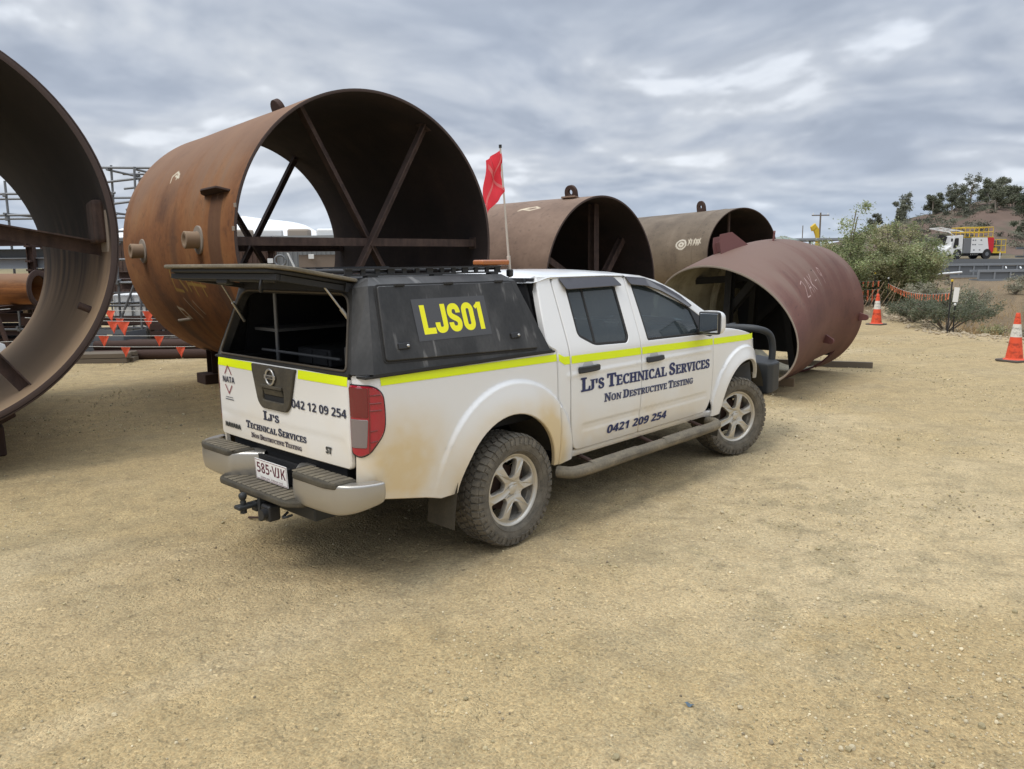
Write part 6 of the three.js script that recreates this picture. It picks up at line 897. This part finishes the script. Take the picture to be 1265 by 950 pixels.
// clutter between the cylinders
{
  const crate = (label, x, z, w, h, d, m, turn = 0) => { const t = thing('pallet_crate', label, 'crate', [x, 0, z], turn); for (let k = 0; k < 4; k++) part('slat', box(w, h * 0.2, 0.02, 0, 0.1 + h * (0.12 + 0.25 * k), d / 2), m, t); for (const s of [-1, 1]) { part('post', box(0.07, h, 0.07, s * (w / 2 - 0.04), h / 2 + 0.02, d / 2 - 0.05), m, t); part('side', box(0.02, h * 0.9, d, s * w / 2, h / 2 + 0.06, 0), m, t); } part('base', box(w, 0.1, d, 0, 0.06, 0), M.woodGrey, t); };
  crate('dark slatted crate on the dirt behind the strings of flags', -7.0, -16.2, 1.0, 0.6, 0.8, M.rustDark, 0.2); crate('grey slatted crate beside the dark crate, under the scaffold', -8.3, -16.0, 0.9, 0.5, 0.8, M.greySteelDark, -0.1); crate('dark crate half hidden by the orange cylinder', -5.9, -17.0, 1.1, 0.8, 0.8, M.rustDark, 0.1);
  const tank = thing('storage_bin', 'pale plastic bin in a frame, between the two big cylinders', 'bin', [-9.6, 0, -20]); part('body', rbox(1.0, 0.95, 1.0, 0.06, 0, 0.68, 0), M.white, tank); part('frame', [...[-0.5, 0, 0.5].map((x) => box(0.03, 1.05, 0.03, x, 0.68, 0.53)), ...[0.25, 0.6, 0.95, 1.2].map((y) => box(1.06, 0.03, 0.03, 0, y, 0.53))], M.galv, tank); part('base', box(1.1, 0.15, 1.1, 0, 0.08, 0), M.trim, tank);
  const r = rng(5); [-7.9, -7.5, -7.1, -6.5].forEach((x, i) => { const t = thing('oil_drum', ['rusty drum at the left end of the row under the scaffold', 'blue-grey drum, second in the row under the scaffold', 'dark drum, third in the row under the scaffold', 'rusty drum at the right end of the row, by the orange cylinder'][i], 'drum', [x, 0, -18.9 - 0.2 * (i % 2)], 0, 'drums under the scaffold'); part('body', lathe([[0, 0.88], [0.27, 0.88], [0.29, 0.89], [0.29, 0.6], [0.298, 0.59], [0.29, 0.58], [0.29, 0.31], [0.298, 0.3], [0.29, 0.29], [0.29, 0]], 24), [M.rustDark, M.greySteel, M.greySteelDark, M.rustOrange][i], t); part('lid_rim', new THREE.TorusGeometry(0.285, 0.012, 6, 24).rotateX(Math.PI / 2).translate(0, 0.885, 0), M.galv, t); });
  const st = thing('pipe_stack', 'low stack of dark pipes on the ground behind the lowest flags', 'pipe stack', [-7.0, 0, -15.5], 0.05); for (const [x, y] of [[-0.28, 0.1], [-0.07, 0.1], [0.14, 0.1], [-0.18, 0.28], [0.04, 0.28]]) part('pipe', [along(new THREE.CylinderGeometry(0.1, 0.1, 1, 18, 1, true).translate(0, 0.5, 0), V(-1.4, y, x), V(1.2, y, x)), lathe([[0.085, 0], [0.1, 0], [0.1, 0.02], [0.085, 0.02]], 18).rotateZ(-Math.PI / 2).translate(1.2, y, x)], M.rustDark, st);
  const tt = thing('timber_stack', 'small stack of weathered timber beside the leftmost cylinder', 'timber stack', [-8.2, 0, -14.9], 0.1); for (let k = 0; k < 6; k++) part('timber', rbox(1.5, 0.09, 0.14, 0.008, (r() - 0.5) * 0.1, 0.05 + Math.floor(k / 3) * 0.1, (k % 3) * 0.17 - 0.17), M.woodGrey, tt);
}
// seen through the orange cylinder: sheet-metal skid, containers, white marquee
{
  const t = thing('steel_skid', 'brown steel skid frame with a beige panel, seen through the orange cylinder', 'steel skid', [-4.6, 0, -20.2], 0.04);
  part('top_beam', beamI(V(-3.6, 2.30, 0), V(2.0, 2.30, 0), 0.25, 0.2, 0.02, V(0, 1, 0)), M.rustDark, t); part('top_beam', beamI(V(-3.6, 2.30, -1.6), V(2.0, 2.30, -1.6), 0.25, 0.2, 0.02, V(0, 1, 0)), M.rustDark, t); part('side_panel', rbox(2.2, 0.55, 0.04, 0.01, 0.2, 1.82, 0.02), mat([0.20, 0.155, 0.12], 0.8), t); part('base_beam', beamI(V(-3.6, 0.2, 0), V(2.0, 0.2, 0), 0.25, 0.3, 0.02, V(0, 1, 0)), M.rustDark, t);
  for (const x of [-3.4, -1.6, 0.2, 1.8]) part('post', beamI(V(x, 0.3, 0), V(x, 2.2, 0), 0.16, 0.16, 0.014, V(1, 0, 0)), M.rustDark, t); part('diagonal_brace', bar(V(-0.9, 1.55, 0.12), V(-1.15, 2.15, 0.12), 0.1, 0.03), M.white, t); for (const [x, y] of [[-1.6, 1.95], [-0.55, 2.05], [1.4, 1.6]]) part('tag_plate', rbox(0.14, 0.12, 0.02, 0.005, x, y, 0.14), M.white, t); part('round_flange', new THREE.TorusGeometry(0.14, 0.03, 8, 24).translate(-1.35, 1.95, 0.13), M.galv, t);
  const m = thing('marquee', 'white fabric marquee roof beyond the containers, seen through the orange cylinder', 'marquee', [-21, 0, -62]);
  part('roof', sheet((u, v) => { const x = mix(-9, 9, u), k = Math.abs(v * 2 - 1); return V(x, 2.4 + (3.2 - 0.0015 * (x + 2) ** 4 * 0.25) * Math.sqrt(Math.max(0, 1 - k * k)) * (1 - 0.06 * Math.abs(Math.sin(x * 0.7))), (v - 0.5) * 12); }, 48, 24), mat([0.80, 0.80, 0.79], 0.7), m); for (const x of [-8.8, -4.4, 0, 4.4, 8.8]) for (const z of [-5.8, 5.8]) part('leg', rod(V(x, 0, z), V(x, 2.6, z), 0.06, 8), M.galv, m);
  [[-15.5, 'rust brown'], [-9.4, 'grey'], [-21.6, 'dark brown']].forEach(([x, c], i) => { const t = thing('shipping_container', c + ' shipping container below the white marquee, behind the orange cylinder', 'container', [x, 0, -42], 0, 'containers behind the orange cylinder'); t.scale.y = 1.22; part('body', box(6, 2.55, 2.4, 0, 1.35, 0), [M.rustDark, M.greySteelDark, M.brace][i], t); const ribs = []; for (let k = 0; k < 24; k++) ribs.push(box(0.12, 2.3, 0.04, -2.85 + k * 0.248, 1.35, 1.21)); part('rib', ribs, [M.rustDark, M.greySteelDark, M.brace][i], t); part('corner_post', [-1, 1].map((s) => box(0.14, 2.6, 0.14, s * 2.95, 1.36, 1.2)), M.rustDark, t); part('top_rail', box(6.02, 0.1, 0.1, 0, 2.66, 1.2), M.greySteel, t); });
  const r = rng(8); for (let k = 0; k < 7; k++) { const t = solo('wrapped_bundle', rbox(0.9 + r() * 0.5, 0.45, 0.8, 0.12, -17.5 + k * 1.55, 3.46, -41.8, r()), k % 2 ? M.white : mat([0.32, 0.27, 0.22], 0.8), ['first', 'second', 'third', 'fourth', 'fifth', 'sixth', 'seventh'][k] + ' wrapped bundle from the left on the containers below the marquee', 'bundle', 'bundles on the container roofs'); }
}
// ---- far right: tank, shed, boom, poles
{
  const t = thing('water_tank', 'low grey green tank on the horizon behind the maroon chute', 'tank', [21.3, floorAt(21.3, -61), -61]); part('wall', lathe([[1.25, 0], [1.25, 3.2], [1.2, 3.3], [0, 3.62]], 40), mat([0.20, 0.235, 0.20], 0.7), t); part('top_ring', new THREE.TorusGeometry(1.25, 0.05, 6, 40).rotateX(Math.PI / 2).translate(0, 3.2, 0), M.galv, t);
  const s = thing('open_shed', 'dark open shed with a flat roof between the tank and the shrubs', 'shed', [25.4, floorAt(25.4, -66), -66]); part('roof', rbox(4.6, 0.22, 4, 0.03, 0, 3.1, 0), M.greySteel, s); for (const x of [-2.1, -0.7, 0.7, 2.1]) part('post', box(0.14, 3.0, 0.14, x, 1.5, 1.8), M.greySteelDark, s); part('back_wall', box(4.4, 2.4, 0.1, 0, 1.2, -1.9), M.trim, s);
  const b = thing('loader_boom', 'raised yellow loader boom sticking up behind the shrubs', 'boom', [27.4, floorAt(27.4, -70), -70]); b.scale.set(0.62, 0.94, 0.62); part('arm', prism(rounded([[0.35, 0], [0.05, 3.6], [-0.5, 4.5], [-0.15, 4.75], [0.4, 4.3], [0.85, 0]], 0.15), -0.25, 0.25, 0.03), M.yellow, b); part('head', rbox(0.7, 0.5, 0.6, 0.08, -0.35, 4.45, 0, 0, 0, 0.5), M.yellow, b); part('body', rbox(2.6, 1.4, 1.6, 0.1, 0.6, 0.9, 0), M.yellow, b); for (const x of [-0.4, 1.6]) part('wheel', new THREE.CylinderGeometry(0.55, 0.55, 0.4, 20).rotateX(Math.PI / 2).translate(x, 0.55, 0.85), M.rubber, b);
  for (const [x, d, h, label] of [[35.7, 90, 7.0 , 'power pole with a crossarm on the skyline above the shrubs'], [34.1, 91, 5.6, 'thin bare pole left of the power pole on the skyline']]) { const y = floorAt(x, -d), p = thing('power_pole', label, 'pole', [x, y, -d]); part('pole', rod(V(0, 0, 0), V(0, h - y, 0), h > 6 ? 0.13 : 0.06, 8, h > 6 ? 0.09 : 0.05), M.bark, p); if (h > 6) { part('crossarm', box(2.0, 0.12, 0.12, 0, h - y - 0.3, 0), M.bark, p); for (const q of [-0.85, 0, 0.85]) part('insulator', new THREE.CylinderGeometry(0.05, 0.07, 0.2, 8).translate(q, h - y - 0.14, 0), M.white, p); } }
}
// ---- girders and the service truck beyond the ditch
{
  const lattice = (label, a, b, h, m) => { const A = V(a[0], floorAt(a[0], a[1]) + a[2], a[1]), d = V(b[0] - a[0], 0, b[1] - a[1]), L = d.length(), t = thing('steel_girder', label, 'steel girder', [A.x, A.y, A.z], Math.atan2(-d.z, d.x), 'grey steel girders stacked beyond the ditch'); for (const y of [0.06, h - 0.06]) for (const z of [-0.35, 0.35]) part('chord', box(L, 0.12, 0.12, L / 2, y, z), m, t); part('web_panel', box(L, h - 0.26, 0.03, L / 2, h / 2, 0.33), M.greySteelDark, t); const n = Math.round(L / 0.9); for (let k = 0; k <= n; k++) part('web_post', box(0.08, h - 0.24, 0.08, k * L / n, h / 2, 0.36), m, t); const tops = []; for (let k = 0; k < n; k++) part('top_rung', box(0.07, 0.06, 0.66, (k + 0.5) * L / n, h - 0.03, 0), m, t); return t; };
  lattice('long grey girder lying below the service truck, its left end behind the shrubs', [21.6, -45, 0.32], [36, -46.5, 0], 0.80, M.greySteel); lattice('nearest grey girder at the right, with pale rungs on its top', [25.3, -42.2, 0.0], [36, -42.8, 0], 0.62, M.greySteel); lattice('grey girder lying on the long one at the right edge of the photo', [30.6, -46.6, 1.12], [38, -47.4, 0], 0.62, M.greySteelDark);
  const p = solo('steel_pipe', [rod(V(20.4, floorAt(21.4, -43) + 0.42, -43), V(25.2, floorAt(25.2, -43) + 0.44, -43.2), 0.055, 12)], M.white, 'thin white pipe in front of the long girder, behind the shrubs', 'pipe');
  for (const [x, label] of [[26.9, 'first pale rung bar leaning on the nearest girder'], [27.7, 'second pale rung bar leaning on the nearest girder, farther right']]) solo('steel_bar', bar(V(x, floorAt(x, -42) + 0.64, -42.0), V(x + 0.6, floorAt(x, -42) + 0.70, -43.0), 0.06, 0.05), M.white, label, 'steel bar');
  for (const [x, z] of [[24.5, -44.6], [29, -44.8], [33, -45.2]]) solo('timber_bearer', box(0.2, 0.34, 2.6, x, floorAt(x, z) + 0.14, z), M.woodGrey, 'timber bearer under the long girder, at ' + (x < 26 ? 'its left part' : x < 30 ? 'its middle' : 'its right part'), 'bearer');
  const gy = 1.62, t = thing('service_truck', 'white and red mine service truck with a yellow work platform on its roof', 'truck', [41.2, gy, -75], 0.03);   // x to the rear
  setting('gravel_pad', box(16, 1.3, 5, 47, gy - 0.67, -76.2), M.greySteelDark);
  part('cab', prism(rounded([[0.05, 0.42], [0.02, 0.95], [0.62, 1.30], [0.86, 2.22], [1.9, 2.26], [1.9, 0.42]], 0.06), -2.2, 0, 0.04), M.white, t); part('side_window', prism(rounded([[0.82, 1.05], [0.98, 1.98], [1.38, 2.0], [1.42, 1.35], [1.1, 1.0]], 0.08), -0.02, 0.03, 0.01), M.rubber, t); part('windscreen', bar(V(0.60, 1.34, -1.1), V(0.84, 2.16, -1.1), 1.9, 0.02, V(0, 0, 1)), M.rubber, t); part('roof_guard', [bar(V(-0.55, 2.98, -0.1), V(1.9, 2.6, -0.1), 0.09, 0.09), bar(V(-0.55, 2.98, -2.1), V(1.9, 2.6, -2.1), 0.09, 0.09), bar(V(-0.55, 2.98, -2.1), V(-0.55, 2.98, -0.1), 0.09, 0.09), bar(V(0.3, 2.85, -2.1), V(0.3, 2.85, -0.1), 0.09, 0.09), bar(V(1.1, 2.72, -2.1), V(1.1, 2.72, -0.1), 0.09, 0.09), bar(V(-0.5, 2.92, -0.1), V(0.9, 2.25, -0.1), 0.06, 0.06)], M.white, t); part('mirror', box(0.08, 0.3, 0.2, 0.5, 1.8, 0.2), M.rubber, t); part('bumper', rbox(0.5, 0.3, 2.2, 0.05, 0.1, 0.42, -1.1), M.greySteel, t);
  part('headlight', rbox(0.05, 0.12, 0.25, 0.02, -0.0, 0.75, -0.25), M.whiteBand, t); part('tank', rbox(0.9, 1.5, 2.2, 0.1, 2.45, 1.25, -1.1), M.galv, t);
  const cut = [[2.85, 0.55], [2.85, 2.02], [4.65, 2.02], [4.95, 0.55]], red = [[4.95, 0.55], [4.65, 2.02], [5.3, 2.05], [5.42, 1.9], [5.42, 0.55]]; part('body_box', prism(cut, -2.3, 0, 0.02), M.white, t); part('red_tail', prism(red, -2.3, 0, 0.02), M.redPaint, t); for (const [x, y] of [[3.05, 1.78], [3.3, 1.78], [3.05, 1.36], [3.3, 1.36], [3.95, 1.78], [3.2, 0.85], [3.85, 0.85]]) part('marking', box(0.16, 0.1, 0.012, x, y, 0.008), M.greySteelDark, t); part('marking_line', box(0.5, 0.03, 0.012, 3.9, 1.36, 0.008), M.greySteel, t);
  for (const z of [-0.05, -2.25]) { for (const y of [2.55, 3.0]) part('guard_rail', rod(V(2.1, y, z), V(5.25, y, z), 0.035, 6), M.yellow, t); for (let k = 0; k <= 6; k++) part('rail_post', rod(V(2.1 + k * 0.525, 2.04, z), V(2.1 + k * 0.525, 3.02, z), 0.032, 6), M.yellow, t); } for (const x of [2.1, 5.25]) for (const y of [2.55, 3.0]) part('guard_rail', rod(V(x, y, -0.05), V(x, y, -2.25), 0.035, 6), M.yellow, t); part('platform_deck', box(3.3, 0.06, 2.3, 3.7, 2.07, -1.15), M.yellow, t);
  part('rear_deck', [box(1.5, 0.16, 2.2, 6.1, 0.60, -1.1), box(0.5, 0.4, 1.2, 5.9, 0.85, -1.0)], M.yellow, t); for (const x of [5.7, 6.3, 6.8]) part('rail_post', rod(V(x, 0.6, -0.05), V(x, 1.85, -0.05), 0.03, 6), M.yellow, t); for (const y of [1.25, 1.82]) part('guard_rail', rod(V(5.5, y, -0.05), V(6.85, y, -0.05), 0.03, 6), M.yellow, t); part('rear_leg', box(0.08, 0.6, 0.08, 6.2, 0.28, 0), M.white, t);
  part('chassis', box(6.2, 0.3, 1.4, 3.6, 0.42, -1.1), M.trim, t); for (const x of [1.35, 4.7]) for (const z of [-0.15, -2.1]) { const w = new THREE.CylinderGeometry(0.48, 0.48, 0.36, 24).rotateX(Math.PI / 2).translate(x, 0.46, z); part('wheel', w, M.rubber, t); part('wheel_hub', new THREE.CylinderGeometry(0.2, 0.2, 0.38, 16).rotateX(Math.PI / 2).translate(x, 0.46, z), M.greySteelDark, t); } for (let k = 0; k < 4; k++) part('marker_light', box(0.1, 0.12, 0.02, 3.15 + k * 0.24, 0.42, -0.36), M.whiteBand, t);
}
scene.getObjectByName('service_truck').scale.x = 0.87; scene.getObjectByName('service_truck').position.x = 42.0;
renderer.render(scene, camera);
